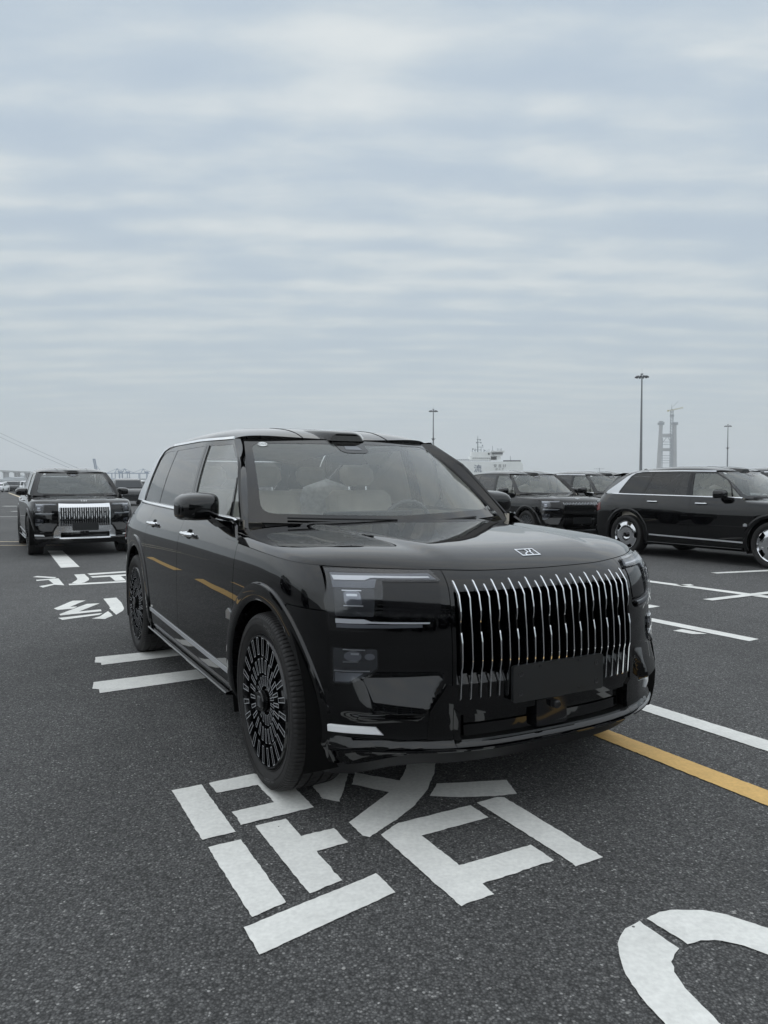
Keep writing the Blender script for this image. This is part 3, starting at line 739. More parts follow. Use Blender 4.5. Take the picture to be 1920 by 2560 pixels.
    mb = MB(); mb.grid(wind, lin(-1, 1, 60), lin(0, 1, 30)); ws = mb.build('windscreen', M['wind'], root, 60)
    mb = MB(); drape(mb, [(-1, 0), (1, 0), (1, 1), (-1, 1)], wind, .0015, 0, .06, [inner]); mb.build('windscreen_border', M['gloss'], ws, 60)
    mb = MB(); drape(mb, rounded([(-.17, .99), (.17, .99), (.145, .83), (.10, .80), (-.10, .80), (-.145, .83)], .03), wind, .0028, .002, .04); mb.build('sensor_shroud', M['gloss'], ws, 60)
    mb = MB(); drape(mb, rounded([(-.075, .90), (.06, .90), (.085, .845), (-.085, .845)], .01), wind, .0045, .001, .04); mb.build('sensor_window', M['lampgrey'], ws, 60)
    mb = MB(); drape(mb, [(-.845 + .042*math.cos(q*math.pi/10), .915 + .034*math.sin(q*math.pi/10)) for q in range(20)], wind, .004, .001, .02); stk = mb.build('sticker', M['sticker'], ws, 60)
    me = font_mesh('sticker_letters', 'CCC', .026, M['ink'])
    for v in me.vertices: p = wind(-.845 + v.co.x/.66, .914 + v.co.y/.70); v.co = (p[0] + .006, p[1], p[2] + .0055)
    link('sticker_letters', me, ws)
    def scrib(pts, r=.0016):
        mb = MB(); mb.tube([(lambda p: (p[0] + .004, p[1], p[2] + .004))(wind(*q)) for q in pts], r, 5); return mb
    mb = scrib([(.885, .115), (.905, .070), (.925, .105), (.945, .068), (.955, .11)])
    mb.add(*(lambda q: (q.v, q.f))(scrib([(.93, .055), (.935, .025), (.952, .03)], .001))); mb.add(*(lambda q: (q.v, q.f))(scrib([(.957, .05), (.962, .02)], .001))); mb.add(*(lambda q: (q.v, q.f))(scrib([(.950, .040), (.985, .036), (.99, .05), (.99, .02)], .001)))
    mb.build('chalk_marks', M['sticker'], ws, 60)
    mb = MB(); drape(mb, [(-.90, -.03), (.90, -.03), (.93, .03), (-.93, .03)], lambda u, v: wind(u, v), -.012, .01, .06); mb.build('cowl', M['matte'], root, 60)
    mb = MB(); mb.tube([(wind(c, .035)[0] + .012, wind(c, .035)[1], wind(c, .035)[2] + .010) for c in lin(-.78, -.05, 8)], .006, 6); mb.tube([(wind(c, .015)[0] + .02, wind(c, .015)[1], wind(c, .015)[2] + .006) for c in lin(-.30, .66, 8)], .006, 6)
    mb.build('wiper', M['matte'], root)
    # roof
    cs_ = [math.copysign(1 - (1 - abs(q))**1.6, q) for q in lin(-1, 1, 60)]; vs_ = lin(0, 1, 50); hole = lambda i, j: 9 <= j < 34 and 15 <= i < 45
    mb = MB(); mb.grid(roof, cs_, vs_, skip=hole)
    me = mb.mesh('roof', P, 60); bm = bmesh.new(); bm.from_mesh(me)
    if sum(f.normal.z for f in bm.faces) < 0: bmesh.ops.reverse_faces(bm, faces=bm.faces)
    flange(bm, .02); bm.to_mesh(me); bm.free()
    for p in me.polygons: p.use_smooth = True
    me.set_sharp_from_angle(angle=R(50)); rf = link('roof', me, root)
    mb = MB(); mb.grid(lambda c, v: (lambda p: (p[0], p[1], p[2] + .0005))(roof(c, v)), cs_[15:46], vs_[9:35]); mb.build('glass_roof', M['roofglass'], root, 60)  # glazed opening added to let daylight brighten the cabin
    # roof sensor pod
    mb = MB(); secs = [(-1.180, .122, 1.672, 1.720), (-1.194, .135, 1.670, 1.727), (-1.28, .185, 1.695, 1.742), (-1.45, .24, 1.73, 1.758), (-1.66, .27, 1.748, 1.763)]
    vs = []
    for x, hw, z0, z1 in secs:
        for t in lin(-1, 1, 10): vs.append((x, hw*t*1.0, z0 + (z1-z0)*(1 - abs(t)**5)))
    for x, hw, z0, z1 in secs[:1]:
        for t in lin(-1, 1, 10): vs.append((x + .004, hw*t*.9, z0 - .002))
    n = 11; fs = [(i*n+k, i*n+k+1, (i+1)*n+k+1, (i+1)*n+k) for i in range(4) for k in range(10)] + [tuple(range(11)) + tuple(range(65, 54, -1))]
    mb.add(vs, fs); pod = mb.build('roof_sensor', M['gloss'], rf, 35)
    mb = MB(); mb.prism(rounded([(-.085, 1.680), (.085, 1.680), (.080, 1.713), (-.080, 1.713)], .008), lambda y, z: (-1.188, y, z), lambda y, z: (-1.180, y, z)); mb.build('sensor_window', M['lamp'], rf, 30)
    for c in (-.42, .46):
        mb = MB(); mb.tube([(lambda p: (p[0], p[1], p[2] + .0015))(roof(c*(1 + .0*v), v)) for v in lin(.0, .22, 8)], .0018, 4); mb.build('roof_seam', M['dark'], rf)
    mb = MB(); mb.add([(-3.35, -.02, 1.70), (-3.35, .02, 1.70), (-3.55, -.025, 1.68), (-3.55, .025, 1.68), (-3.56, 0, 1.76), (-3.50, 0, 1.765)], [(0, 1, 5), (0, 5, 4, 2), (1, 3, 4, 5), (2, 4, 3)]); mb.build('antenna', P, rf)
    # pillars and side glazing
    for sg in (-1, 1):
        def sd(name, mat, poly, off, th, step=.05, parent_=root, rad=0, fn=GS, holes=()):
            mb = MB(); drape(mb, rounded(poly, rad) if rad else poly, fn, off, th, step, holes)
            if sg > 0: mb.v = [(a, -b, c) for a, b, c in mb.v]; mb.mir = True
            return mb.build(name, mat, parent_, 40)
        # A pillar ruled between windscreen edge and side glass
        mb = MB()
        def ap(u, v):
            w_ = Vector(wind(-1, v)); z = 1.197 + (1.668 - 1.197)*v; xg = float(np.interp(z, [1.197, 1.38, 1.52, 1.668], [-.635, -.83, -.98, -1.27]))
            g = Vector(GS(xg, z)); p = w_.lerp(g, u); nrm = Vector((.35, -.85, .3)); return p + nrm * .012 * math.sin(math.pi*u)
        mb.grid(ap, lin(0, 1, 8), lin(-.06, 1, 14))
        if sg > 0: mb.v = [(a, -b, c) for a, b, c in mb.v]; mb.mir = True
        mb.build('windscreen_pillar', P, root, 60)
        fgp = [(-.665, 1.207), (-1.665, 1.220), (-1.700, 1.646), (-1.265, 1.638), (-1.005, 1.515), (-.86, 1.375)]
        rgp = [(-1.80, 1.223), (-2.82, 1.236), (-2.64, 1.650), (-1.80, 1.650)]
        qgp = [(-2.89, 1.240), (-3.47, 1.246), (-3.45, 1.275), (-3.20, 1.585), (-3.12, 1.632), (-3.03, 1.650), (-2.71, 1.652)]
        frame = [(-.62, 1.194), (-.83, 1.38), (-.98, 1.52), (-1.27, 1.668), (-2.0, 1.686), (-2.6, 1.688), (-3.03, 1.680), (-3.15, 1.655), (-3.24, 1.60), (-3.495, 1.275), (-3.52, 1.234), (-1.6, 1.205)]
        sd('window_frame', M['gloss'], frame, -.004, .012, .05, holes=[rounded(fgp, .015), rounded(rgp, .015), rounded(qgp, .02)])
        sd('front_window', M['sideglass'], fgp, -.006, 0, rad=.01)
        sd('rear_window', M['privacy'], rgp, -.006, 0, rad=.01)
        sd('quarter_window', M['privacy'], qgp, -.006, 0, rad=.01)
        sd('window_divider', M['gloss'], [(-.812, 1.207), (-.842, 1.207), (-.915, 1.43), (-.882, 1.395)], .0, .012)
        sd('door_pillar_trim', M['screen'], [(-1.668, 1.221), (-1.728, 1.222), (-1.746, 1.648), (-1.704, 1.648)], .001, .006)
        sd('door_pillar_trim', M['screen'], [(-1.734, 1.222), (-1.797, 1.223), (-1.797, 1.649), (-1.752, 1.648)], .001, .006)
        sd('rear_pillar_trim', M['satin'], [(-3.49, 1.238), (-3.84, 1.248), (-3.81, 1.29), (-3.53, 1.46), (-3.34, 1.585), (-3.21, 1.650), (-3.05, 1.688), (-2.80, 1.703), (-2.80, 1.690), (-2.95, 1.684), (-3.12, 1.660), (-3.225, 1.60), (-3.48, 1.285)], .003, .012)
        sd('roof_rail_trim', M['chrome'], [(-1.28, 1.670), (-2.0, 1.6865), (-2.80, 1.689), (-2.80, 1.705), (-2.0, 1.7025), (-1.28, 1.686)], .003, .008)
        # chrome along the belt, sits on the shoulder between door top and glass
        mb = MB()
        for k_, (dz0, dz1) in enumerate(((0, 1),)):
            mb.grid(lambda x, q: (x, (glass_y(x, belt(x)) * (1-q[0]) + (side_y(x, belt(x)) - .004) * q[0]), belt(x) + q[1]), lin(-.61, -3.84, 60), [(-.1, .020), (.5, .019), (1.02, .010), (1.10, .0), (1.02, -.006)])
        if sg > 0: mb.v = [(a, -b, c) for a, b, c in mb.v]; mb.mir = True
        mb.build('belt_trim', M['chrome'], root, 50)
        # rear pillar body
        mb = MB()
        _ax = [(-3.84, 1.25), (-3.81, 1.29), (-3.53, 1.46), (-3.34, 1.585), (-3.21, 1.650)]
        def dA(v): z = 1.25 + .40*v; x = float(np.interp(z, [p[1] for p in _ax], [p[0] for p in _ax])); return Vector((x, glass_y(x, z) - .002, z))
        def dB(v): return Vector((-4.10 + .36*v, -(.70 - .10*v), 1.25 + .35*v))
        def dT(u): x = -3.21 - .49*u; zr = ZR(x); return Vector((x, glass_y(x, zr) + .17 * smooth(3.05, 3.85, -x), zr - .004)).lerp(dB(1), u**4)
        def dBo(u): x = -3.84 - .26*u; return Vector((x, side_y(x, 1.245)*(1 - u) + dB(0).y*u, 1.245)).lerp(dB(0), u**2) if u else dA(0)
        def dp(u, v):
            c00, c10, c01, c11 = dA(0), dB(0), dA(1), dB(1)
            p = dA(v)*(1-u) + dB(v)*u + dBo(u)*(1-v) + dT(u)*v - (c00*(1-u)*(1-v) + c10*u*(1-v) + c01*(1-u)*v + c11*u*v)
            return p + Vector((-.3, -1, .1)) * .012 * math.sin(math.pi*u) * math.sin(math.pi*v)
        mb.grid(dp, lin(0, 1, 12), lin(0, 1, 14))
        if sg > 0: mb.v = [(a, -b, c) for a, b, c in mb.v]; mb.mir = True
        mb.build('rear_pillar', P, root, 60)
        # handles
        for hx, hz_, dn in ((-1.405, 1.082, 'front_door'), (-2.52, 1.095, 'rear_door')):
            par = [o for o in root.children if o.name.startswith(dn)][0 if sg < 0 else 1]
            mb = MB(); drape(mb, rounded([(hx-.05, hz_-.030), (hx+.05, hz_-.030), (hx+.05, hz_+.028), (hx-.05, hz_+.028)], .02), SD, .001, .002, .03)
            if sg > 0: mb.v = [(a, -b, c) for a, b, c in mb.v]; mb.mir = True
            mb.build('handle_cup', M['dark'], par, 40)
            mb = MB(); yy = side_y(hx, hz_)
            mb.tube([(hx + q, yy - .034 + .020*abs(q/.125)**4, hz_) for q in lin(-.125, .125, 12)], [.008] + [.015]*11 + [.008], 10)
            mb.v = [(a, b, hz_ + (c-hz_)*1.0) for a, b, c in mb.v]
            mb.tube([(hx-.085, yy - .02, hz_), (hx-.085, yy + .01, hz_)], .012, 8); mb.tube([(hx+.085, yy - .02, hz_), (hx+.085, yy + .01, hz_)], .012, 8)
            if sg > 0: mb.v = [(a, -b, c) for a, b, c in mb.v]; mb.mir = True
            mb.build('door_handle', M['chrome'], par, 50)
        # fender badge
        par = root
        mb = MB(); drape(mb, rounded([(-.535, .700), (-.462, .703), (-.462, .740), (-.500, .757), (-.535, .737)], .003), SD, .006, .008, .03)
        if sg > 0: mb.v = [(a, -b, c) for a, b, c in mb.v]; mb.mir = True
        mb.build('side_badge', M['satin'], par, 30)
        # fuel door outline on quarter panel
        mb = MB(); oc = rounded([(-3.72, .98), (-3.54, .98), (-3.54, 1.13), (-3.72, 1.13)], .03)
        ic = rounded([(-3.716, .984), (-3.544, .984), (-3.544, 1.126), (-3.716, 1.126)], .028)
        drape(mb, oc, SD, .0006, 0, .03, [ic])
        if sg > 0: mb.v = [(a, -b, c) for a, b, c in mb.v]; mb.mir = True
        mb.build('fuel_flap_gap', M['dark'], root, 40)
        # mirrors
        mr = link('door_mirror', None, root)
        mb = MB(); C0 = Vector((-.95, -1.030, 1.258))
        for i_, xx in enumerate(lin(0, 1, 9)):
            pass
        def mir(u, v):     # v along x: 0 front nose .. 1 rear face
            sc = (1 - (1 - v)**2.6)**.42 if v > 0 else 0
            a = 2*math.pi*u; e = .42
            cy = math.copysign(abs(math.cos(a))**e, math.cos(a)); cz = math.copysign(abs(math.sin(a))**e, math.sin(a))
            wz = .086 if cz > 0 else .074
            out = (cy < 0); hgt = wz * (1 - .25*(max(0, -cy))**2 * (1 if cz > 0 else .3))
            return (C0.x + .085 - .175*v, C0.y + .120*cy*(.35 + .65*sc), C0.z + hgt*cz*(.30 + .70*sc))
        mb.grid(mir, lin(0, 1, 40), [0, .02, .06, .13, .22, .35, .5, .7, .9, 1.0])
        mb.add([mir(u, 0) for u in lin(0, 1, 40)[:-1]], [tuple(range(40))]); 
        if sg > 0: mb.v = [(a, -b, c) for a, b, c in mb.v]; mb.mir = True
        mb.build('mirror_shell', P, mr, 45)
        mb = MB(); mb.add([(lambda p: (p[0]+.006, C0.y + (p[1]-C0.y)*.95, C0.z + (p[2]-C0.z)*.95))(mir(u, 1)) for u in lin(0, 1, 40)[:-1]], [tuple(range(40))])
        if sg > 0: mb.v = [(a, -b, c) for a, b, c in mb.v]; mb.mir = True
        mb.build('mirror_glass', M['chrome'], mr, 45)
        mb = MB()      # arm
        vs = []
        for t in lin(0, 1, 8):
            c = Vector((-.93, -.985, 1.205)).lerp(Vector((-.78, -.915, 1.125)), t); wd = .075 + .02*t; th = .046 - .004*t
            up = Vector((0, -.5, .8)).normalized()
            for k in range(10):
                a = 2*math.pi*k/10; vs.append(c + Vector((1, 0, 0))*wd*math.cos(a)*.8 + up*th*math.sin(a))
        mb.add(vs, [(i*10+k, i*10+(k+1) % 10, (i+1)*10+(k+1) % 10, (i+1)*10+k) for i in range(8) for k in range(10)])
        if sg > 0: mb.v = [(a, -b, c) for a, b, c in mb.v]; mb.mir = True
        mb.build('mirror_arm', M['gloss'], mr, 50)
        mb = MB(); mb.tube([(C0.x + .02 - .003, C0.y - .108, C0.z - .040), (C0.x + .06, C0.y, C0.z - .052), (C0.x + .03, C0.y + .10, C0.z - .050)], .0035, 6)
        if sg > 0: mb.v = [(a, -b, c) for a, b, c in mb.v]; mb.mir = True
        mb.build('mirror_trim', M['gloss'], mr)
        # tail lamp
        mb = MB(); drape(mb, [(-4.03, .86), (-3.90, .90), (-3.93, 1.05), (-4.06, 1.03)], SD, .004, .006, .03)
        if sg > 0: mb.v = [(a, -b, c) for a, b, c in mb.v]; mb.mir = True
        mb.build('tail_light', M['tail'], root, 40)
    mb = MB(); mb.grid(lambda y, t: (-4.13 + .36*t + .03*y*y, y*(.70 - .10*t), 1.25 + .35*t), lin(-1, 1, 10), lin(0, 1, 5)); mb.build('rear_windscreen', M['privacy'], root, 60)
    mb = MB(); mb.grid(lambda y, q: (q[0], y*.60, q[1]), lin(-1, 1, 6), [(-3.60, 1.672), (-3.86, 1.625), (-3.87, 1.61), (-3.66, 1.61)]); mb.build('roof_spoiler', P, root, 40)
    # wheels
    for x, nm in ((0, 'wheel'), (-3.169, 'wheel')):
        for sg in (-1, 1): make_wheel(root, 'wheel', (x, sg*.855, .403), sg, text=(x == 0 and sg < 0))
    # cabin
    mb = MB()
    mb.box((-2.2, 0, .42), (3.2, 1.7, .06)); 
    for sg in (-1, 1): mb.grid(lambda x, z: (x, sg*(.86 - .02*math.sin(x*3)), z), lin(-3.4, -.6, 8), [.45, .8, 1.10, 1.20])
    mb.box((-3.6, 0, .9), (.1, 1.6, .6)); mb.build('cabin_lining', M['beige'], root)
    mb = MB(); mb.grid(lambda c, q: (wind(c*.93, .02)[0] - q[0], c*.86, q[1] + .0), lin(-1, 1, 20), [(.0, 1.140), (.10, 1.168), (.24, 1.172), (.33, 1.150), (.36, 1.08), (.32, .9), (.30, .6)]); mb.build('dashboard', M['greyint'], root, 60)
    mb = MB(); mb.box((-.90, 0.02, 1.185), (.02, .62, .075), bev=.006); mb.build('dashboard_display', M['screen'], root)
    mb = MB(); c = Vector((-1.08, .39, 1.10)); ring = []
    for k in range(25): a = 2*math.pi*k/24; ring.append((c.x + .07*math.sin(a)*-1*-.5, c.y + .185*math.cos(a), c.z + .175*math.sin(a)))
    mb.tube(ring, .015, 8, caps=False); mb.tube([(c.x, c.y-.18, c.z), (c.x+.04, c.y, c.z-.02), (c.x, c.y+.18, c.z)], .02, 6); mb.tube([(c.x+.04, c.y, c.z-.02), (c.x+.02, c.y, c.z-.17)], .02, 6); mb.build('steering_wheel', M['greyint'], root, 60)
    def seat(x, y, mat, name='seat', tall=0):
        mb = MB(); s_ = link(name, None, root)
        mb = MB(); mb.box((x, y, .78), (.52, .52, .18), bev=.05)
        rot = Matrix.Rotation(R(-16), 3, 'Y'); mb.box((x-.30, y, 1.04), (.15, .52, .62), rot, bev=.05); mb.build('seat_cushion', mat, s_, 40)
        mb = MB(); mb.box((x-.40, y, 1.455), (.11, .27, .17), rot, bev=.045); mb.build('headrest', mat, s_, 40)
        mb = MB()
        for q in (-.07, .07): mb.tube([(x-.38, y+q, 1.30), (x-.39, y+q, 1.40)], .006, 6)
        mb.build('headrest_post', M['chrome'], s_); return s_
    seat(-1.38, -.37, M['beige']); seat(-1.38, .37, M['beige']); 
    for y in (-.45, .45): seat(-2.45, y, M['beige'])
    # white protective wrap over the middle rear seat
    mb = MB()
    def wrap(u, v):
        a = 2*math.pi*u; fold = 1 + .05*math.sin(a*11 + v*2)*v + .03*math.sin(a*5+1)*v
        wy = (.17 + .15*v)*fold; wx = (.09 + .10*v)*fold; top = max(0, 1-(v/.12)) if v < .12 else 0
        return (-2.0 + wx*math.cos(a)*(1-top) , .22 + wy*math.sin(a)*(1-top), 1.43 - .50*v)
    mb.grid(wrap, lin(0, 1, 66), [0, .02, .05, .09, .13, .2, .3, .4, .5, .6, .7, .8, .9, 1.0]); mb.build('seat_wrap', M['wrap'], root, 80)
    mb = MB(); mb.box((-1.17, 0, 1.55), (.03, .24, .07), bev=.012); mb.tube([(-1.17, 0, 1.58), (-1.14, 0, 1.62)], .012, 6); mb.build('rear_view_mirror', M['matte'], root, 40)
    mb = MB(); mb.grid(lambda c, v: (lambda p: (p[0]-.02, p[1]*.97, p[2]-.035))(roof(c, v)), lin(-.95, .95, 16), lin(.01, .95, 20), skip=lambda i, j: 4 <= j < 13 and 4 <= i < 12); mb.build('headliner', M['beige'], root, 60)
    return root
# ---------------------------------------------------------------- ground
def asphalt():
    m = newmat('asphalt'); t = m.node_tree; b = t.nodes['Principled BSDF']; A = t.links.new
    def n(ty, **k):
        x = t.nodes.new(ty)
        for a, v in k.items(): setattr(x, a, v)
        return x
    tcn = n('ShaderNodeTexCoord'); O = tcn.outputs['Object']
    def noise(sc, d=4, r=.55):
        x = n('ShaderNodeTexNoise'); x.inputs['Scale'].default_value = sc; x.inputs['Detail'].default_value = d; x.inputs['Roughness'].default_value = r; A(O, x.inputs['Vector']); return x.outputs[0]
    def vor(sc, out='Distance'):
        x = n('ShaderNodeTexVoronoi'); x.inputs['Scale'].default_value = sc; A(O, x.inputs['Vector']); return x.outputs[out]
    def rp(f, st, interp='LINEAR'):
        x = n('ShaderNodeValToRGB'); x.color_ramp.interpolation = interp; e = x.color_ramp.elements
        while len(e) < len(st): e.new(.5)
        for el, (p, c) in zip(e, st): el.position = p; el.color = (c, c, c, 1) if isinstance(c, (int, float)) else (*c, 1)
        A(f, x.inputs[0]); return x.outputs[0]
    def mul(a, b_):
        x = n('ShaderNodeMix', data_type='RGBA', blend_type='MULTIPLY'); x.inputs[0].default_value = 1; A(a, x.inputs[6]); A(b_, x.inputs[7]); return x.outputs[2]
    sepc = n('ShaderNodeSeparateColor'); A(vor(130, 'Color'), sepc.inputs[0])
    stone = rp(sepc.outputs[0], [(0, (.070, .0702, .0700)), (.45, (.100, .1003, .1000)), (.75, (.134, .1338, .1325)), (.93, (.175, .174, .171)), (.985, (.25, .248, .242)), (1, (.40, .395, .385))])
    gap = rp(vor(130), [(0, 1.05), (.40, .98), (.60, .58), (.8, .42)])
    big = rp(noise(.28, 5), [(.3, .80), (.5, 1.0), (.72, 1.18)])
    mid = rp(noise(3.2, 6, .6), [(.3, .90), (.7, 1.10)])
    fine = rp(noise(38, 4, .7), [(.3, .70), (.5, 1.0), (.72, 1.28)])
    lane = n('ShaderNodeMapping'); lane.inputs['Rotation'].default_value = (0, 0, R(28)); lane.inputs['Scale'].default_value = (.55, .04, 1); A(O, lane.inputs[0])
    ln = n('ShaderNodeTexNoise'); ln.inputs['Scale'].default_value = 1; ln.inputs['Detail'].default_value = 3; A(lane.outputs[0], ln.inputs['Vector'])
    lanes = rp(ln.outputs[0], [(.3, .88), (.7, 1.12)])
    c = mul(mul(mul(mul(mul(stone, gap), big), mid), fine), lanes)
    # small pale chips scattered
    s2 = n('ShaderNodeSeparateColor'); A(vor(22, 'Color'), s2.inputs[0]); s3 = rp(vor(22), [(.10, 1), (.16, 0)]); s4 = rp(s2.outputs[1], [(.93, 0), (.96, 1)])
    mk = n('ShaderNodeMath', operation='MULTIPLY'); A(s3, mk.inputs[0]); A(s4, mk.inputs[1])
    mx = n('ShaderNodeMix', data_type='RGBA'); A(mk.outputs[0], mx.inputs[0]); A(c, mx.inputs[6]); mx.inputs[7].default_value = (.34, .335, .32, 1)
    A(mx.outputs[2], b.inputs['Base Color']); b.inputs['Roughness'].default_value = .82; b.inputs['Specular IOR Level'].default_value = .4
    bp = n('ShaderNodeBump'); bp.inputs['Strength'].default_value = .9; bp.inputs['Distance'].default_value = .004; A(gap, bp.inputs['Height'])
    bp2 = n('ShaderNodeBump'); bp2.inputs['Strength'].default_value = .5; bp2.inputs['Distance'].default_value = .006; A(fine, bp2.inputs['Height']); A(bp.outputs[0], bp2.inputs['Normal'])
    A(bp2.outputs[0], b.inputs['Normal']); return m
def roadpaint(name, col):
    m = newmat(name); t = m.node_tree; b = t.nodes['Principled BSDF']; A = t.links.new
    tcn = t.nodes.new('ShaderNodeTexCoord'); O = tcn.outputs['Object']
    def nz(sc, d, lo, hi, a=.3, c=.7):
        x = t.nodes.new('ShaderNodeTexNoise'); x.inputs['Scale'].default_value = sc; x.inputs['Detail'].default_value = d; A(O, x.inputs['Vector'])
        r = t.nodes.new('ShaderNodeMapRange'); r.inputs[1].default_value = a; r.inputs[2].default_value = c; r.inputs[3].default_value = lo; r.inputs[4].default_value = hi; A(x.outputs[0], r.inputs[0]); return r.outputs[0], x.outputs[0]
    last = None
    base = t.nodes.new('ShaderNodeRGB'); base.outputs[0].default_value = (*col, 1); cur = base.outputs[0]
    for sc, d, lo, hi in ((2.2, 5, .90, 1.05), (60, 5, .90, 1.06), (11, 6, .93, 1.03)):
        r, raw = nz(sc, d, lo, hi); mx = t.nodes.new('ShaderNodeMix'); mx.data_type = 'RGBA'; mx.blend_type = 'MULTIPLY'; mx.inputs[0].default_value = 1; A(cur, mx.inputs[6]); A(r, mx.inputs[7]); cur = mx.outputs[2]
        if sc == 60: hgt = raw
    # worn pits where the black shows through
    v = t.nodes.new('ShaderNodeTexVoronoi'); v.inputs['Scale'].default_value = 14; A(O, v.inputs['Vector']); sp = t.nodes.new('ShaderNodeSeparateColor'); A(v.outputs['Color'], sp.inputs[0])
    g1 = t.nodes.new('ShaderNodeMath'); g1.operation = 'GREATER_THAN'; g1.inputs[1].default_value = .94; A(sp.outputs[0], g1.inputs[0])
    g2 = t.nodes.new('ShaderNodeMath'); g2.operation = 'LESS_THAN'; g2.inputs[1].default_value = .07; A(v.outputs['Distance'], g2.inputs[0])
    g3 = t.nodes.new('ShaderNodeMath'); g3.operation = 'MULTIPLY'; A(g1.outputs[0], g3.inputs[0]); A(g2.outputs[0], g3.inputs[1])
    mx = t.nodes.new('ShaderNodeMix'); mx.data_type = 'RGBA'; A(g3.outputs[0], mx.inputs[0]); A(cur, mx.inputs[6]); mx.inputs[7].default_value = (.12, .12, .115, 1)
    A(mx.outputs[2], b.inputs['Base Color']); b.inputs['Roughness'].default_value = .75
    bp = t.nodes.new('ShaderNodeBump'); bp.inputs['Strength'].default_value = .5; bp.inputs['Distance'].default_value = .003; A(hgt, bp.inputs['Height']); A(bp.outputs[0], b.inputs['Normal']); return m
M['paleyellow'] = roadpaint('distance_paled_yellow_paint', (.74, .62, .44)); M['asphalt'] = asphalt(); M['white'] = roadpaint('white_road_paint', (.80, .80, .765)); M['yellow'] = roadpaint('yellow_road_paint', (.72, .46, .16))  # far-line yellow lightened for distance, the fade put into its colour
mb = MB(); mb.add([(-4200, -900, 0), (4200, -900, 0), (4200, 6500, 0), (-4200, 6500, 0)], [(0, 1, 2, 3)]); mb.build('ground', M['asphalt'], None, kind='structure')
rnd = random.Random(4)
def marking(name, polys, mat, label, rough=.0013, z=.004):
    mb = MB()
    for p in polys:
        q = dens_poly(p, .02 if max(abs(a[1]) for a in p) < 7 else .05); q = [(a + rnd.gauss(0, rough), b + rnd.gauss(0, rough)) for a, b in q]
        if sum(q[i-1][0]*q[i][1] - q[i][0]*q[i-1][1] for i in range(len(q))) < 0: q = q[::-1]
        V, E, F, *_x = delaunay_2d_cdt([Vector(a) for a in q], [(i, (i+1) % len(q)) for i in range(len(q))], [], 0, 1e-7)
        fs = [tuple(f) for f in F if inpoly((sum(V[i][0] for i in f)/3, sum(V[i][1] for i in f)/3), q)]
        mb.add([(a[0], a[1], z) for a in V], fs)
    o = mb.build(name, mat, None, merge=False, recalc=False); o['kind'] = 'structure'; o['label'] = label
    if sum(p.normal.z for p in o.data.polygons) < 0:
        bm = bmesh.new(); bm.from_mesh(o.data); bmesh.ops.reverse_faces(bm, faces=bm.faces); bm.to_mesh(o.data); bm.free()
    return o
marking('road_lettering', [[[-0.966,3.322],[-0.847,3.388],[-0.595,2.921],[-0.713,2.856]],[[-0.676,2.795],[-0.563,2.859],[-0.327,2.422],[-0.426,2.336]],[[-0.815,3.405],[-0.626,3.517],[-0.501,3.459],[-0.419,3.371],[-0.303,3.145],[-0.585,2.982],[-0.646,3.104],[-0.482,3.196],[-0.586,3.383],[-0.754,3.294]],[[-0.526,2.973],[-0.41,3.037],[-0.328,2.886],[-0.204,2.952],[-0.14,2.832],[-0.257,2.763],[-0.15,2.557],[-0.254,2.471]],[[-0.442,2.281],[-0.028,2.604],[0.036,2.482],[-0.368,2.146]]], M['white'], 'large white painted character by the front wheel of the nearest black car')
marking('road_lettering', [[[-0.329,3.366],[-0.231,3.605],[-0.172,3.572],[-0.179,3.39],[-0.197,3.199],[-0.272,3.234]],[[-0.141,3.526],[0.072,3.434],[0.099,3.54],[0.115,3.67],[0.098,3.81],[0.238,3.81],[0.256,3.67],[0.24,3.519],[0.192,3.314],[0.124,3.148],[0.05,3.028],[-0.056,2.877],[-0.086,2.889],[-0.145,3.002],[0.022,3.3],[-0.149,3.388]],[[0.247,3.397],[0.574,3.437],[0.597,3.284],[0.494,3.257],[0.344,3.247],[0.202,3.258]],[[0.405,3.191],[0.503,3.247],[0.533,3.243],[0.815,2.718],[0.698,2.651],[0.692,2.672]],[[-0.013,2.895],[0.057,2.995],[0.372,3.166],[0.435,3.047],[0.148,2.888],[0.274,2.658],[0.566,2.813],[0.628,2.694],[0.343,2.536],[0.371,2.468],[0.252,2.4],[0.186,2.518]]], M['white'], 'white painted character partly under the front bumper of the nearest car')
marking('road_lettering', [[[0.811,2.314],[0.884,2.173],[0.857,2.147],[0.838,2.11],[0.828,2.069],[0.83,2.001],[0.866,1.867],[0.91,1.74],[0.99,1.58],[.86,1.52],[0.737,1.798],[0.722,1.868],[0.698,1.953],[0.684,2.054],[0.691,2.126],[0.708,2.197],[0.722,2.231],[0.755,2.273]],[[0.84,2.33],[0.894,2.363],[0.956,2.376],[1.041,2.373],[1.105,2.347],[1.202,2.275],[1.281,2.196],[1.332,2.109],[1.232,1.973],[1.18,2.079],[1.134,2.144],[1.084,2.188],[1.009,2.216],[0.964,2.211],[0.918,2.192]]], M['white'], 'curved white stroke cut off by the bottom right corner of the photo')
marking('lane_marking', [[[-6.933,15.266],[-6.622,15.263],[-5.062,12.313],[-5.318,12.181]]], M['white'], 'white stripe running out from under the car with the chrome grille')
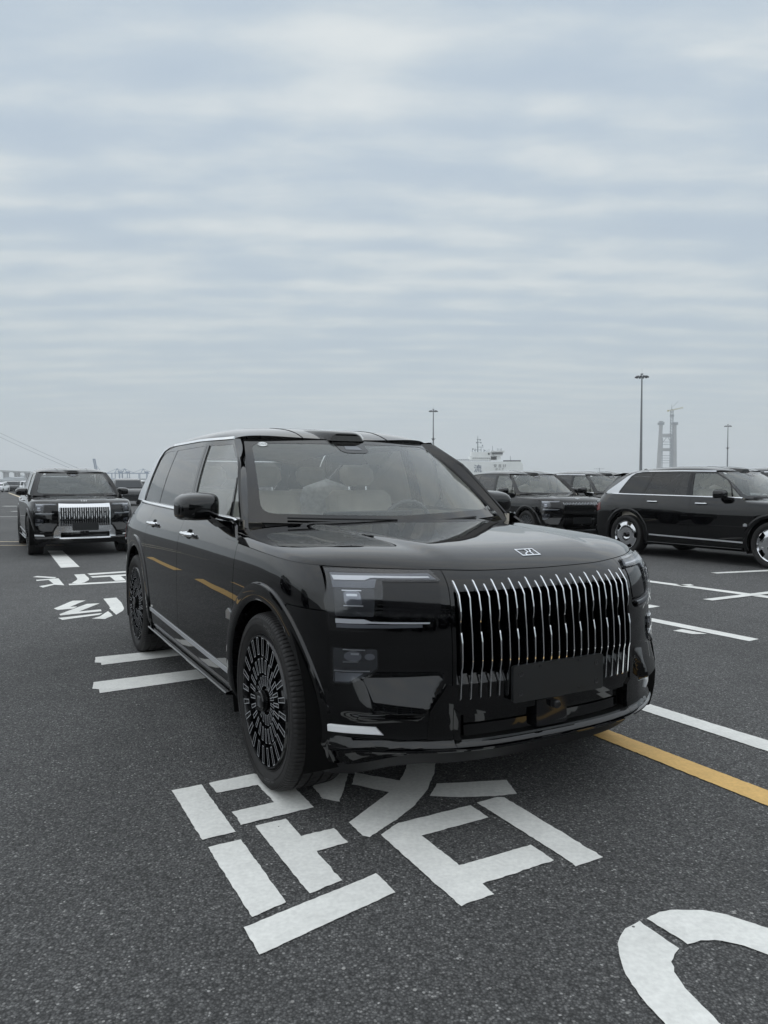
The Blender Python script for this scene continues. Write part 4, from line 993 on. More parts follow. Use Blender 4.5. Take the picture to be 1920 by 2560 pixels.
marking('road_lettering', [[[-5.209,10.97],[-5.207,11.106],[-4.85,10.954],[-4.82,10.821],[-5.009,10.902]],[[-5.013,10.655],[-4.767,10.834],[-4.358,10.085],[-4.52,10.143],[-4.547,9.863],[-4.665,9.997],[-4.579,10.249],[-4.824,10.641],[-4.947,10.541]],[[-4.72,11.271],[-4.59,11.341],[-4.311,10.818],[-4.238,10.624],[-4.201,10.377],[-4.227,10.282],[-4.348,10.294],[-4.431,10.689],[-4.517,10.885]],[[-4.574,11.399],[-4.079,11.709],[-4.005,11.542],[-4.45,11.212]],[[-4.39,11.059],[-3.924,11.308],[-3.86,11.124],[-4.291,10.897]],[[-4.08,11.016],[-3.935,11.07],[-3.688,10.582],[-3.828,10.533]],[[-4.362,10.235],[-3.667,10.545],[-3.616,10.397],[-4.292,10.085]]], M['white'], 'white painted character in front of the car with the chrome grille')
marking('road_lettering', [[[-3.668,8.206],[-3.693,8.763],[-3.544,8.779],[-3.539,8.328],[-3.464,8.343],[-3.455,8.204],[-3.583,8.115]],[[-3.455,7.857],[-3.43,8.527],[-3.296,8.567],[-3.312,8.019],[-3.126,8.158],[-3.076,8.039],[-3.412,7.781]],[[-3.372,7.634],[-3.022,7.924],[-3.013,7.82],[-3.277,7.523]],[[-3.383,8.91],[-3.259,8.999],[-3.06,8.615],[-2.891,8.217],[-2.852,8.067],[-2.837,7.819],[-3.055,8.217],[-3.071,8.279],[-3.236,8.616]],[[-3.009,7.599],[-2.974,7.718],[-3.006,8.046],[-2.852,7.771],[-2.865,7.573]]], M['white'], 'white painted character left of the rear wheel of the nearest car')
marking('lane_marking', [[[-2.313,5.906],[-1.699,6.223],[-1.3,6.43],[-1.15,6.24],[-1.533,6.031],[-2.169,5.649],[-2.2,5.72],[-2.25,5.73]]], M['white'], 'white bar just ahead of the rear wheel of the nearest car')
marking('lane_marking', [[[-2.036,5.16],[-1.364,5.532],[-.9,5.79],[-.78,5.56],[-1.26,5.274],[-1.89,4.885],[-1.93,4.98],[-1.98,4.99]]], M['white'], 'white bar passing under the doors of the nearest car')
U = Vector((.476, -.879))
def back(p, k): return [p[0] - U.x*k, p[1] - U.y*k]
marking('lane_marking', [[back([1.655, 4.658], .5), [1.655,4.658],[2.156,3.839],[3.1,2.29],[3.0,2.15],[2.066,3.678],[1.583,4.503], back([1.583, 4.503], .5)]], M['white'], 'white line right of the nearest car parallel to the yellow one')
marking('lane_marking', [[[0.15,6.08],[1.208,4.242],[1.804,3.204],[2.5,1.99],[2.413,1.83],[1.717,3.047],[1.09,4.172],[.03,6.02]]], M['yellow'], 'yellow line running out from under the front of the nearest car')
marking('lane_marking', [[[2.575,7.985],[2.723,7.653],[3.338,6.57],[3.208,6.483],[2.647,7.479],[2.507,7.775]], [[2.72,6.949],[2.83,7.02],[2.98,6.80],[2.84,6.79]]], M['white'], 'white line with a short side tick beyond the right headlight')
marking('lane_marking', [[[2.5,8.45],[2.926,8.423],[3.037,8.438],[3.109,8.319],[2.912,8.189],[2.45,8.20]]], M['white'], 'short white dash behind the right headlight')
marking('lane_marking', [[[3.2,11.40],[3.609,10.691],[3.74,10.588],[4.905,8.805],[5.4,8.0],[5.3,7.85],[4.81,8.633],[3.671,10.415],[3.558,10.539],[3.1,11.32]], [[3.98,10.10],[4.205,10.149],[4.195,10.012],[4.02,9.98]]], M['white'], 'long white line crossing in front of the car with the chrome wheels')
marking('lane_marking', [[[3.798,8.811],[5.411,9.719],[6.4,10.28],[6.3,10.09],[5.296,9.511],[3.867,8.707]]], M['white'], 'white cross line at the right edge of the photo', z=.008)
marking('lane_marking', [[[2.95,12.6],[3.6,13.0],[3.68,12.85],[3.05,12.45]]], M['white'], 'short white dash beside the rear wheel of the car with chrome wheels')
marking('lane_marking', [[[5.05,11.45],[6.4,11.9],[6.45,11.75],[5.1,11.33]]], M['white'], 'faint white dash under the front of the car with chrome wheels')
marking('lane_marking', [[[-13,17.75],[-8.5,17.70],[-7.6,17.65],[-7.6,17.52],[-8.6,17.58],[-13,17.63]]], M['paleyellow'], 'upper pale yellow line left of the car with the chrome grille')
marking('lane_marking', [[[-8.35,17.10],[-7.5,17.18],[-7.5,17.05],[-8.35,17.0]], [[-13,16.5],[-8.2,16.66],[-7.2,16.72],[-7.2,16.60],[-8.2,16.55],[-13,16.39]]], M['paleyellow'], 'pair of thin yellow lines left of the car with the chrome grille')
def strip(a, b, wd):
    a = Vector(a); b = Vector(b); d = (b-a).normalized(); n_ = Vector((-d.y, d.x)) * wd/2
    return [tuple(a+n_), tuple(b+n_), tuple(b-n_), tuple(a-n_)]
marking('lane_marking', [strip((-53, 105), (-19, 42), .22)], M['paleyellow'], 'long yellow line leading to the white saloon', 0)
marking('lane_marking', [strip((-54.5, 112), (-24, 55), .22)], M['white'], 'long white line left of the row of white cars', 0)
marking('lane_marking', [strip((-24 + k*1.15, 44.6), (-24 + k*1.15 + .85, 44.6), .55) for k in range(4)], M['white'], 'row of white dashes far behind the car with the chrome grille', 0)
marking('lane_marking', [strip((-18.3 + k*.8, 36.5), (-18.3 + k*.8 + .6, 36.5), .35) for k in range(4)], M['white'], 'shorter row of white dashes behind the car with the chrome grille', 0)
marking('lane_marking', [strip((-22, 30.5), (-11, 30.9), .14)], M['white'], 'thin white line across the lane behind the car with the chrome grille', 0)
marking('lane_marking', [strip((-3.15, 4.6), (-4.1, 6.4), .15), strip((-4.35, 6.9), (-5.6, 9.2), .15), strip((-6.2, 10.3), (-7.3, 12.4), .13), strip((-4.3, 5.4), (-5.0, 6.7), .08), strip((-5.9, 7.9), (-6.6, 9.3), .10)], M['yellow'], 'yellow lines out of the photo, mirrored in the doors of the nearest car', 0)
# ---------------------------------------------------------------- cars
TX_, TY_, HD = 0.3178, 3.8326, -1.0747
main = make_suv(); main.location = (TX_, TY_, 0); main.rotation_euler = (0, 0, HD)
main['label'] = 'nearest glossy black SUV with slim chrome grille bars and black multi spoke wheels'; main['category'] = 'car'; main['group'] = 'black SUVs parked on the lot'
def suv(x, y, hd, label, chrome=False, disc=False, plain=False, k=.95, dark=False, group='black SUVs parked on the lot'):
    c = copy_tree(main); c.location = (x, y, 0); c.rotation_euler = (0, 0, hd); c.scale = (k, k, k); c['label'] = label; c['category'] = 'car'; c['group'] = group
    if chrome:
        for p in ('grille_panel', 'intake_surround', 'grille_fins'): override(c, p, M['satin2'])
    if disc:
        for w_ in [k for k in c.children if k.name.startswith('wheel') and not k.name.startswith('wheel_arch')]:
            for k in list(w_.children):
                if k.name.split('.')[0] in ('rim', 'spokes'):
                    if k.name.startswith('spokes'): bpy.data.objects.remove(k); d = link('wheel_disc', DISC, w_)
    override(c, 'seat_wrap', M['greyint'] if dark else M['beige'])
    if dark:
        for p in ('seat_cushion', 'headrest', 'cabin_lining'): override(c, p, M['greyint'])
    if plain:
        for p in ('belt_trim', 'roof_rail_trim', 'rear_pillar_trim'): override(c, p, M['gloss'])
    return c
M['satin2'] = pbr('brushed_bright_metal', (.78, .79, .81), .22, 1.0)
DISC = disc_wheel_mesh()
suv(-6.10, 14.90, R(-61), 'black SUV with a full bright chrome grille facing the camera at left', chrome=True, k=.965, dark=True)
suv(7.04, 12.36, R(-60), 'black SUV with polished chrome disc wheels at the right edge', disc=True)
suv(4.10, 17.2, R(-69), 'black SUV with black window trim directly behind the nearest car hood', plain=True)
suv(6.30, 18.45, R(-69), 'black SUV mostly hidden behind the tail of the car with chrome wheels')
suv(9.35, 13.85, R(-60), 'black SUV of which only the roof shows at the right edge of the photo', disc=True)
suv(1.9, 29.5, R(-62), 'black SUV seen through the windscreen of the nearest car', chrome=True)
for k, (x, y) in enumerate(((-10.6, 8.4), (-13.6, 9.6), (-16.6, 11.2), (-12.0, 3.5))):
    suv(x, y, R(-20), ('black SUV outside the photo mirrored in the near doors, %s' % ('nearest to it', 'second along', 'third along', 'set back from the others')[k]), group='black SUVs left of the photo')
for k in range(7):
    suv(-7.5 + 2.9*k + .2*(k % 2), -8.6 - 1.35*k, R(112), ('black SUV behind the photographer, mirrored in the nearest car, %s of seven from the left' % ('first', 'second', 'third', 'fourth', 'fifth', 'sixth', 'seventh')[k]), group='black SUVs behind the photographer')
# ---------------------------------------------------------------- small far cars
M['wpaint'] = pbr('white_car_paint', (.62, .64, .65), .25, 0, .6); M['wdark'] = pbr('dark_car_glass', (.02, .024, .028), .06); M['bpaint'] = pbr('dark_car_paint', (.012, .013, .015), .25, 0, .8)
def small_car(name, paint, prof, roofp, wdt=1.8, wl=2.7, rw=.33):
    """prof: outline of the lower body (x,z); roofp: greenhouse outline"""
    root = empty(name)
    mb = MB(); ys = [(-1, .90, .03), (-.97, .985, .008), (-.6, 1, 0), (.6, 1, 0), (.97, .985, .008), (1, .90, .03)]; vs = []
    for yy, sc, dz in ys:
        for x, z in prof: vs.append((x*sc, yy*wdt/2, z - dz*(z > .5)))
    n = len(prof); fs = [(i*n+k, i*n+(k+1) % n, (i+1)*n+(k+1) % n, (i+1)*n+k) for i in range(5) for k in range(n)] + [tuple(range(n-1, -1, -1)), tuple(5*n + k for k in range(n))]
    mb.add(vs, fs); mb.build('body', paint, root, 40)
    zb = min(p[1] for p in roofp); zt = max(p[1] for p in roofp); mb = MB(); vs = []; n = len(roofp)
    hw = lambda z: wdt/2 * (.955 - .17*(z-zb)/(zt-zb))
    for sg in (-1, -.8, .8, 1):
        for x, z in roofp: vs.append((x, sg*hw(z), z + (.03 if abs(sg) < 1 else 0)*(z > zt-.05)))
    mb.add(vs, [(i*n+k, i*n+(k+1) % n, (i+1)*n+(k+1) % n, (i+1)*n+k) for i in range(3) for k in range(n)] + [tuple(range(n-1, -1, -1)), tuple(3*n + k for k in range(n))]); mb.build('cabin', paint, root, 40)
    # glazing slightly proud
    f0, f1 = roofp[0], roofp[1]; r1, r0 = roofp[-2], roofp[-1]
    def lp(a, b, t): return (a[0]+(b[0]-a[0])*t, a[1]+(b[1]-a[1])*t)
    mb = MB(); a, b = lp(f0, f1, .08), lp(f0, f1, .92); mb.add([(a[0]+.012, -hw(a[1])*.92, a[1]+.01), (a[0]+.012, hw(a[1])*.92, a[1]+.01), (b[0]+.012, hw(b[1])*.92, b[1]+.01), (b[0]+.012, -hw(b[1])*.92, b[1]+.01)], [(0, 1, 2, 3)]); mb.build('windscreen', M['wdark'], root)
    xm = (f0[0]+r0[0])/2
    for sg in (-1, 1):
        for (xa, xb, xc, xd) in ((lp(f0, f1, .12)[0]-.12, xm+.04, xm+.04, lp(f0, f1, .88)[0]-.10), (xm-.05, lp(r0, r1, .12)[0]+.15, lp(r0, r1, .88)[0]+.12, xm-.05)):
            z0 = zb + (zt-zb)*.12; z1 = zb + (zt-zb)*.84; mb = MB(); mb.add([(xa, sg*(hw(z0)+.008), z0), (xb, sg*(hw(z0)+.008), z0), (xc, sg*(hw(z1)+.008), z1), (xd, sg*(hw(z1)+.008), z1)], [(0, 1, 2, 3)]); mb.build('side_window', M['wdark'], root)
        mb = MB(); mb.box((f0[0]-.28, sg*(wdt/2+.09), zb+.07), (.10, .20, .13), bev=.03); mb.build('door_mirror', M['bpaint'], root)
        fx = prof[1][0] if False else max(p[0] for p in prof); zf = .68
        mb = MB(); mb.add([(fx-.05, sg*wdt*.28, zf-.07), (fx-.04, sg*wdt*.40, zf-.06), (fx-.20, sg*wdt*.475, zf-.01), (fx-.22, sg*wdt*.475, zf+.06), (fx-.08, sg*wdt*.39, zf+.05), (fx-.06, sg*wdt*.28, zf+.03)], [tuple(range(6))]); mb.v = [(a+.06, b*1.01, c) for a, b, c in mb.v]; mb.build('headlight', M['lampgrey'], root)
    fx = max(p[0] for p in prof); mb = MB(); mb.prism(rounded([(-wdt*.33, .30), (wdt*.33, .30), (wdt*.29, .52), (-wdt*.29, .52)], .05), lambda y, z: (fx-.06, y, z), lambda y, z: (fx+.012, y, z)); mb.build('grille', M['matte'], root)
    for x in (wl/2, -wl/2):
        for sg in (-1, 1):
            w_ = link('wheel', None, root); w_.location = (x, sg*(wdt/2-.10), rw)
            mb = MB(); mb.lathe([(rw*.62, -.11), (rw*.93, -.12), (rw, -.09), (rw, .09), (rw*.93, .12), (rw*.62, .11), (.0, .11)], 24); mb.build('tyre', M['rubber'], w_)
            mb = MB(); mb.lathe([(rw*.62, -.115), (rw*.55, -.09), (.08, -.105), (0, -.12)], 24); mb.lathe([(rw*.62, .115), (rw*.55, .09), (.08, .105), (0, .12)], 24); mb.build('rim', M['satin'], w_)
    return root
SP = [(2.28, .32), (2.34, .52), (2.25, .70), (1.35, .93), (.9, .98), (-1.2, 1.02), (-2.1, .98), (-2.25, .80), (-2.22, .36), (-1.75, .26), (1.8, .24)]
SR = [(1.05, .95), (.15, 1.42), (-.7, 1.46), (-1.25, 1.38), (-1.95, 1.0)]
VP = [(2.12, .38), (2.18, .60), (2.12, .86), (1.95, .98), (1.1, 1.08), (-1.9, 1.12), (-2.15, 1.02), (-2.2, .70), (-2.15, .42), (-1.75, .32), (1.7, .30)]
VR = [(1.15, 1.05), (.45, 1.58), (-.2, 1.64), (-1.5, 1.62), (-2.02, 1.10)]
def pxw(px, d): return (px - 960) * d / 1858.2
protos = {}
def put(kind, x, y, hd, label, group=None):
    if kind not in protos:
        c = {'sedan': lambda: small_car('white_saloon', M['wpaint'], SP, SR), 'suvw': lambda: small_car('white_crossover', M['wpaint'], VP, VR, 1.85, 2.65, .36), 'suvb': lambda: small_car('dark_crossover', M['bpaint'], VP, VR, 1.9, 2.7, .37)}[kind](); protos[kind] = c
    else: c = copy_tree(protos[kind])
    c.location = (x, y, 0); c.rotation_euler = (0, 0, hd); c['label'] = label; c['category'] = 'car'
    if group: c['group'] = group
    return c
put('sedan', pxw(-1, 112), 112, R(-78), 'white saloon facing the camera at the far left edge')
put('suvb', pxw(43, 124), 124, R(-68), 'dark crossover between the white saloon and the row of white cars')
for k in range(2): put('suvb' if k else 'suvw', pxw(24 + 7*k, 118 + 14*(1-k)), 118 + 14*(1-k), R(-60), ('pale crossover behind the white saloon', 'dark crossover half hidden behind the white saloon')[k])
ORD = ('nearest', 'second', 'third', 'fourth', 'fifth', 'sixth', 'seventh', 'eighth', 'ninth')
for k in range(8):
    d = 84 + 2.6*k; put('suvw', pxw(127 - 8.5*k, d), d, R(-62), '%s white crossover of the row receding behind the left car' % ORD[k], 'white crossovers in the far left row')
put('suvb', pxw(318, 47), 47, R(-64), 'dark crossover between the chrome grille car and the nearest car')
for k in range(3): d = 78 + 9*k; put('suvw' if k != 1 else 'sedan', pxw(344 + 13*k, d), d, R(-58), '%s pale car beyond the dark crossover left of the nearest car' % ORD[k], 'pale cars beyond the dark crossover')
# ---------------------------------------------------------------- port background
M['steel'] = pbr('galvanised_steel', (.20, .21, .22), .5, .6); M['lampbody'] = pbr('floodlight_casing', (.05, .055, .06), .5)
M['ship'] = pbr('ship_white_paint', (.80, .82, .80), .5, var=.05, vs=.3); M['shipblue'] = pbr('ship_blue_lettering', (.02, .05, .12), .6); M['shipdark'] = pbr('ship_dark_glass', (.03, .035, .04), .3)
M['conc'] = pbr('bridge_concrete', (.30, .31, .31), .8, var=.08, vs=.05); M['craneblue'] = pbr('crane_blue_paint', (.09, .16, .27), .6); M['cranegrey'] = pbr('crane_grey_paint', (.16, .19, .21), .6); M['craneyel'] = pbr('tower_crane_yellow', (.42, .36, .12), .6)
def zpx(py, d): return 1.4 + (1206.4 - py) * d / 1858.2
def mast(px, py, label, bracket, H=30.0):
    d = (H - 1.4) * 1858.2 / (1206.4 - py); root = empty('light_mast', (pxw(px, d), d, 0)); root['label'] = label; root['category'] = 'light mast'; root['group'] = 'light masts'
    mb = MB(); mb.tube([(0, 0, 0), (0, 0, 10), (0, 0, 20), (0, 0, H)], [.42, .34, .26, .17], 12); mb.build('pole', M['steel'], root)
    mb = MB(); ring = [(1.25*math.cos(a), 1.25*math.sin(a), H-.2) for a in [2*math.pi*k/24 for k in range(25)]]; mb.tube(ring, .05, 5, caps=False)
    for k in range(4): mb.tube([(0, 0, H-.3), (1.25*math.cos(k*math.pi/2), 1.25*math.sin(k*math.pi/2), H-.2)], .04, 5)
    mb.tube([(0, 0, H), (0, 0, H+2.2)], [.03, .01], 5); mb.lathe([(0, H+.75), (.35, H+.7), (.40, H+.55), (.10, H+.35), (.10, H-.2)], 12, 'Z'); mb.build('lamp_ring', M['steel'], root)
    for k in range(12):
        a = 2*math.pi*k/12; rot = Matrix.Rotation(a, 3, 'Z') @ Matrix.Rotation(R(35), 3, 'Y'); mb = MB(); mb.box((1.55*math.cos(a), 1.55*math.sin(a), H-.18), (.62, .55, .30), rot, bev=.08); mb.build('floodlight', M['lampbody'], root)
    if bracket:
        mb = MB()
        for k in range(3):
            a = 2*math.pi*k/3 + .3; mb.tube([(0, 0, 18.4), (.9*math.cos(a), .9*math.sin(a), 19.0), (1.0*math.cos(a), 1.0*math.sin(a), 18.8)], .07, 5)
        mb.lathe([(.3, 18.2), (.45, 18.4), (.45, 18.9), (.3, 19.2)], 12, 'Z'); mb.build('bracket', M['lampbody'], root)
    return root
mast(1601, 943, 'tallest light mast, above the car with the chrome wheels', False)
mast(1083, 1028, 'light mast rising behind the roof of the nearest car', True)
mast(1817, 1066, 'smallest light mast, near the right edge of the photo', True)
# ship
D = 600.0
sh = empty('car_carrier_ship', (0, D, 0)); sh['label'] = 'large white car carrier ship with blue characters moored beyond the cars'; sh['category'] = 'ship'
X = lambda px: pxw(px, D); Z = lambda py: zpx(py, D)
mb = MB(); prof = [(X(680), -2), (X(1301), -2), (X(1307), 2), (X(1307), Z(1162)), (X(1302), Z(1154)), (X(1180), Z(1155)), (X(1110), Z(1150)), (X(680), Z(1146))]
mb.prism(prof, lambda x, z: (x, 0, z), lambda x, z: (x, 32, z)); mb.build('hull', M['ship'], sh, 30)
mb = MB(); mb.box((X(1280), 1, Z(1152.6)), (X(1301)-X(1257), .6, 1.0)); mb.build('deck_rail', M['shipdark'], sh)
mb = MB()
for px0, px1, p0, p1 in ((1176, 1243, 1149.5, 1139.5), (1180, 1256, 1139.5, 1130), (1228, 1254, 1150, 1141)): mb.box(((X(px0)+X(px1))/2, 9, (Z(p0)+Z(p1))/2), (X(px1)-X(px0), 10, Z(p1)-Z(p0)))
mb.prism([(X(1240), Z(1140)), (X(1256), Z(1140)), (X(1260), Z(1130)), (X(1228), Z(1130))], lambda x, z: (x, 2.5, z), lambda x, z: (x, 3.9, z)); mb.box((X(1245), 6, Z(1128.4)), (X(1262)-X(1228), 12, .9)); mb.build('bridge_house', M['ship'], sh, 30)
mb = MB()
for k in range(8): mb.box((X(1231.5 + 3.4*k), 2.3, Z(1134)), (.85, .3, 1.35))
mb.box((X(1223), 3.8, Z(1134.5)), (1.3, .3, 1.5)); 
for k in range(9): mb.box((X(1184 + 5.0*k), 3.8, Z(1145.5)), (.7, .3, .9))
for k in range(14): mb.box((X(1112 + 4.6*k), -.2, Z(1149.4)), (.7, .3, .7))
mb.build('window_band', M['shipdark'], sh)
mb = MB()
for k in range(22): mb.box((X(1113 + 5.3*k), 1, Z(1152.4)), (.14, .14, 1.5))
mb.box((X(1170), 1, Z(1150.2)), (X(1228)-X(1112), .12, .14)); mb.box((X(1170), 1, Z(1152.2)), (X(1228)-X(1112), .12, .14)); mb.build('deck_railing', M['shipdark'], sh)
mb = MB(); mb.tube([(X(1197), 8, Z(1130)), (X(1197), 8, Z(1101)), (X(1197), 8, Z(1088))], [.45, .35, .08], 6)
for py, w0, w1 in ((1105, -4, 9), (1098, -3, 8), (1117, -2, 14), (1124, -9, 9)): mb.box(((X(1197+w0)+X(1197+w1))/2, 8, Z(py)), (X(w1)-X(w0), .5, .35))
for px, py in ((1203, 1099), (1194, 1106), (1205, 1106), (1209, 1113), (1190, 1125), (1185, 1122), (1215, 1126)): mb.box((X(px), 8, Z(py)), (.8, .8, 1.1))
for px, p0, p1 in ((1183, 1130, 1122), (1190, 1130, 1119), (1205, 1130, 1117), (1212, 1130, 1122), (1220, 1130, 1124), (1225, 1131, 1122), (1234, 1130, 1114), (1246, 1129, 1120), (1250, 1129, 1120), (1254, 1129, 1121), (1257, 1129, 1120), (1279, 1152, 1140)): mb.tube([(X(px), 7, Z(p0)), (X(px), 7, Z(p1))], [.22, .14], 5)
mb.build('radar_mast', M['cranegrey'], sh)
def hull_text(txt, px, py, size, mat):
    me = font_mesh('hull_lettering', txt, size, mat, .05); o = link('hull_lettering', me, sh); o.rotation_euler = (R(90), 0, 0); o.location = (X(px), -.25, Z(py)); return o
for ch, px in (('安', 976), ('吉', 1049), ('物', 1121), ('流', 1194)): hull_text(ch, px, 1173, 6.6, M['shipblue'])
hull_text('安 吉 27', 1249, 1165.5, 2.9, M['shipdark']); hull_text('AN  JI   27', 1248.5, 1173, 1.6, M['shipdark'])
# pylon under construction with its tower crane
D2 = 1500.0; X = lambda px: pxw(px, D2); Z = lambda py: zpx(py, D2)
py_ = empty('bridge_pylon', (0, D2, 0)); py_['label'] = 'unfinished twin leg bridge pylon with cross beams in the haze'; py_['category'] = 'tower'
for a, b in (((1644.5, 1206), (1650, 1062)), ((1685.5, 1206), (1684, 1062))):
    mb = MB(); mb.tube([(X(a[0]), 0, 0), (X(b[0]), 0, Z(b[1]))], [5.2, 3.9], 4); mb.build('leg', M['conc'], py_); mb = MB(); mb.box((X(b[0]), 0, Z(1060.5)), (10, 10, 5.2)); 
    if b[0] < 1660: mb.box((X(b[0]), 0, Z(1055)), (7, 7, 1.2)); mb.tube([(X(b[0]-2), 0, Z(1058)), (X(b[0]-2), 0, Z(1054))], .5, 4); mb.tube([(X(b[0]+2), 0, Z(1058)), (X(b[0]+2), 0, Z(1054))], .5, 4)
    mb.build('formwork', M['cranegrey'], py_)
mb = MB(); mb.box((X(1667.5), 0, Z(1090)), (X(1682)-X(1653), 6, 4.5)); mb.box((X(1666), 0, Z(1124.5)), (X(1682)-X(1651), 6, 4.8)); mb.build('cross_beam', M['conc'], py_)
mb = MB()
for yy in (1086, 1094, 1106, 1112, 1128, 1140, 1146, 1152, 1158, 1170, 1182, 1194): mb.box((X(1666.5), 0, Z(yy)), (X(1681)-X(1652), 1.5, .9))
for xx in (1654, 1676.5): mb.box((X(xx), 0, Z(1151)), (1.3, 1.3, Z(1096)-Z(1206)))
mb.tube([(X(1656), 0, Z(1106)), (X(1664), 0, Z(1095))], .7, 4); mb.tube([(X(1675), 0, Z(1106)), (X(1668), 0, Z(1095))], .7, 4); mb.build('scaffold', M['cranegrey'], py_)
tcr = empty('tower_crane', (0, D2 - 12, 0)); tcr['label'] = 'tower crane standing between the legs of the unfinished pylon'; tcr['category'] = 'crane'
def lattice(mb, a, b, w_, n=12, r=.35):
    a = Vector(a); b = Vector(b); d = (b-a); u = Vector((0, 1, 0)); v = d.normalized().cross(u).normalized()
    C_ = [u*w_/2 + v*w_/2, -u*w_/2 + v*w_/2, -u*w_/2 - v*w_/2, u*w_/2 - v*w_/2]
    for c in C_: mb.tube([a+c, b+c], r, 4)
    for k in range(n):
        p = a + d*k/n; q = a + d*(k+1)/n
        for i in (0, 2): mb.tube([p+C_[i], q+C_[(i+1) % 4]], r*.6, 3, caps=False)
        mb.tube([p+C_[1], q+C_[2]], r*.6, 3, caps=False); mb.tube([p+C_[3], q+C_[0]], r*.6, 3, caps=False)
mb = MB(); lattice(mb, (X(1671), 0, 0), (X(1671), 0, Z(1029)), 4.4, 26, .55); mb.box((X(1671.3), 0, Z(1042)), (6.5, 6, 4)); mb.build('mast', M['cranegrey'], tcr)
mb = MB(); lattice(mb, (X(1671), 0, Z(1028)), (X(1698), 0, Z(1022.5)), 1.7, 8, .35); mb.build('jib', M['craneyel'], tcr)
mb = MB(); lattice(mb, (X(1671), 0, Z(1028)), (X(1660), 0, Z(1030)), 1.8, 4, .35); mb.box((X(1661.5), 0, Z(1030)), (3, 3, 3)); mb.build('counter_jib', M['craneyel'], tcr)
mb = MB(); mb.tube([(X(1673), 0, Z(1020)), (X(1686), 0, Z(1007))], .35, 4); mb.tube([(X(1671), 0, Z(1028)), (X(1670), 0, Z(1014))], [.9, .3], 4); mb.build('crane_head', M['cranegrey'], tcr)
tc2 = empty('tower_crane', (0, 0, 0)); tc2['label'] = 'tiny distant crane jib just above the roof of the half hidden SUV'; tc2['category'] = 'crane'
D3 = 1800.0; mb = MB(); mb.tube([(pxw(1484, D3), D3, zpx(1172.5, D3)), (pxw(1510, D3), D3, zpx(1172.5, D3))], .6, 4); mb.tube([(pxw(1498, D3), D3, 0), (pxw(1498, D3), D3, zpx(1170, D3))], 1.0, 4); mb.build('jib', M['cranegrey'], tc2)
# bridge on piers with its suspension cables
D4 = 1400.0; X = lambda px: pxw(px, D4); Z = lambda py: zpx(py, D4)
br = empty('viaduct', (0, D4, 0)); br['label'] = 'long road viaduct on paired concrete piers in the haze at left'; br['category'] = 'bridge'
def dk(px): return 1176.2 + px*.045
mb = MB(); mb.add([(X(px), y, Z(dk(px) + q)) for px in (-140, 130) for y in (0, 24) for q in (-1.6, 2.0)], [(0, 1, 5, 4), (2, 6, 7, 3), (0, 4, 6, 2), (1, 3, 7, 5), (0, 2, 3, 1), (4, 5, 7, 6)]); mb.build('deck', M['conc'], br)
for px in (-50, -43.5, -22.5, -16, 4.8, 11.3, 32.5, 39.3, 59.5, 66.3, 86, 92.8, 112, 118):
    mb = MB(); mb.box((X(px), 12, Z(dk(px)+2)/2), (2.6, 8, Z(dk(px)+2))); mb.box((X(px), 12, Z(dk(px)+3)), (4.4, 12, 1.6)); mb.build('pier', M['conc'], br)
mb = MB()
for a, b in (((-260, 963), (178, 1175)), ((-260, 975), (160, 1176))):
    pts = []
    for t in lin(0, 1, 12): pts.append((X(a[0]+(b[0]-a[0])*t), 60, Z(a[1]+(b[1]-a[1])*t + 6*math.sin(math.pi*t))))
    mb.tube(pts, .42, 4)
cb = mb.build('suspension_cable', M['cranegrey'], br)
# quay cranes
qc = None
for k, px in enumerate((294, 309, 352, 384)):
    if qc is None:
        qc = empty('quay_crane'); mb = MB()
        for xx in (-7, 7):
            for yy in (-9, 9): mb.tube([(xx, yy, 0), (xx, yy, 19)], .9, 4)
            mb.tube([(xx, -9, 9), (xx, 9, 9)], .7, 4)
        for yy in (-9, 9): mb.tube([(-7, yy, 9), (7, yy, 9)], .8, 4); mb.tube([(-7, yy, 0), (7, yy, 9)], .5, 4)
        mb.build('portal', M['craneblue'], qc)
        mb = MB(); mb.box((0, -3, 19.6), (42, 1.6, 1.5)); mb.box((0, 3, 19.6), (42, 1.6, 1.5)); mb.box((6, 0, 21.5), (7, 5, 3.2)); mb.build('boom', M['craneblue'], qc)
        mb = MB(); mb.tube([(-4, -3, 20), (0, 0, 28.5)], .7, 4); mb.tube([(4, 3, 20), (0, 0, 28.5)], .7, 4); mb.tube([(0, 0, 28.5), (-19, 0, 20.4)], .4, 4); mb.tube([(0, 0, 28.5), (17, 0, 20.4)], .4, 4); mb.build('stay_frame', M['craneblue'], qc); c = qc
    else: c = copy_tree(qc)
    c.location = (pxw(px, 1420), 1420 + 8*k, 0); c.rotation_euler = (0, 0, R(6*k)); c['category'] = 'crane'; c['group'] = 'blue quay cranes'
    c['label'] = ('leftmost blue quay crane of the hazy row', 'second blue quay crane from the left in the haze', 'third blue quay crane, standing apart to the right', 'blue quay crane hidden mostly by the rear pillar of the nearest car')[k]
rb_ = empty('raised_boom_crane', (0, 1300, 0)); rb_['label'] = 'blue crane with its boom raised, above the roof of the chrome grille car'; rb_['category'] = 'crane'
mb = MB(); lattice(mb, (pxw(242, 1300), 0, zpx(1176, 1300)), (pxw(236.5, 1300), 0, zpx(1147, 1300)), 2.8, 7, .5); mb.box((pxw(236.3, 1300), 0, zpx(1147.5, 1300)), (3.6, 3, 1.2)); mb.build('boom', M['craneblue'], rb_)
mb = MB(); mb.box((pxw(246, 1300), 0, zpx(1178, 1300)), (9, 6, 4)); mb.box((pxw(242, 1300), 0, 9), (2, 2, 20)); mb.box((pxw(251, 1300), 0, 9), (2, 2, 20)); mb.tube([(pxw(256, 1300), 0, zpx(1181, 1300)), (pxw(240, 1300), 0, zpx(1160, 1300))], .3, 4); mb.build('portal', M['craneblue'], rb_)
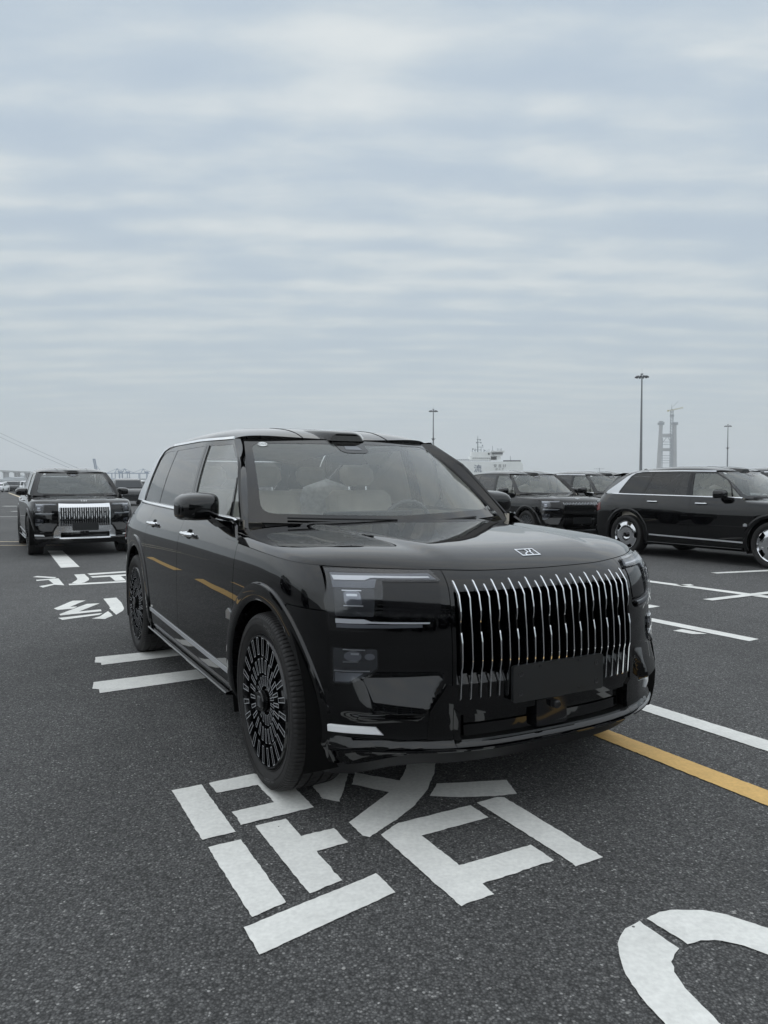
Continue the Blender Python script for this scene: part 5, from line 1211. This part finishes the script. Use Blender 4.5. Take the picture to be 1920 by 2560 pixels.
# low hazy sheds
M['shed'] = pbr('pale_shed_cladding', (.36, .39, .41), .8, var=.1, vs=.02)
for k, (p0, p1, tp, d) in enumerate(((-60, 8, 1196, 1250), (8, 34, 1191.5, 1300), (44, 58, 1186, 1900), (60, 84, 1195, 1280), (96, 128, 1194, 1250), (276, 300, 1197, 1100), (300, 336, 1194, 1350), (338, 380, 1196, 1200), (1100, 1500, 1201, 1500), (1690, 1980, 1200, 1400))):
    s_ = empty('warehouse', (pxw((p0+p1)/2, d), d, 0)); w2 = (pxw(p1, d) - pxw(p0, d))/2; hh = zpx(tp, d); mb = MB()
    mb.prism([(-w2, 0), (w2, 0), (w2, hh*.86), (w2*.3, hh), (-w2*.3, hh), (-w2, hh*.86)], lambda x, z: (x, 0, z), lambda x, z: (x, 40, z)); mb.build('wall', M['shed'], s_, 20)
    mb = MB()
    for q in range(5): mb.box((-w2*.8 + w2*.4*q, -.2, hh*.42), (w2*.18, .5, hh*.22))
    mb.build('window', M['cranegrey'], s_); s_['category'] = 'building'; s_['group'] = 'low port buildings in the haze'
    s_['label'] = ('pale shed at the left edge under the viaduct', 'pale arched shed behind the white saloon', 'tall pale block far behind the viaduct', 'low shed behind the dark crossover', 'low shed behind the row of white cars', 'low shed left of the blue quay cranes', 'low shed under the blue quay cranes', 'low shed right under the blue quay cranes', 'long shed line hidden behind the parked cars at right', 'long shed line behind the car with chrome wheels')[k]
# things behind the photographer, seen only as reflections in the paintwork
M['dconc'] = pbr('weathered_concrete', (.17, .17, .165), .85, var=.1, vs=.1)
pk = empty('parking_building', (50, -112, 0), R(-28)); pk['label'] = 'grey multi storey car park behind the photographer, seen only mirrored in the paint'; pk['category'] = 'building'
mb = MB()
for k in range(5): mb.box((0, 0, 3.2*k + 3.0), (190, 30, .45)); mb.box((0, 14.8, 3.2*k + 3.7), (190, .3, 1.0)); 
mb.build('floor_slab', M['dconc'], pk)
mb = MB()
for k in range(24): mb.box((-92 + 8*k, 14, 8), (.6, .6, 16))
mb.box((0, -6, 8), (188, .5, 15)); mb.build('column', M['cranegrey'], pk)
# ---------------------------------------------------------------- haze
hz_b = MB(); hz_b.box((0, 2500, 119), (7000, 6400, 240)); hzo = hz_b.build('haze', None, None); hzo.data.materials.clear()
hm = bpy.data.materials.new('port_haze'); hm.use_nodes = True; t = hm.node_tree; t.nodes.remove(t.nodes['Principled BSDF']); v = t.nodes.new('ShaderNodeVolumePrincipled')
v.inputs['Color'].default_value = (.965, .985, 1.0, 1); v.inputs['Density'].default_value = HAZE; v.inputs['Anisotropy'].default_value = .1; t.links.new(v.outputs[0], t.nodes['Material Output'].inputs['Volume'])
hzo.data.materials.append(hm); hzo['kind'] = 'stuff'; hzo['label'] = 'thin pale harbour haze over everything'
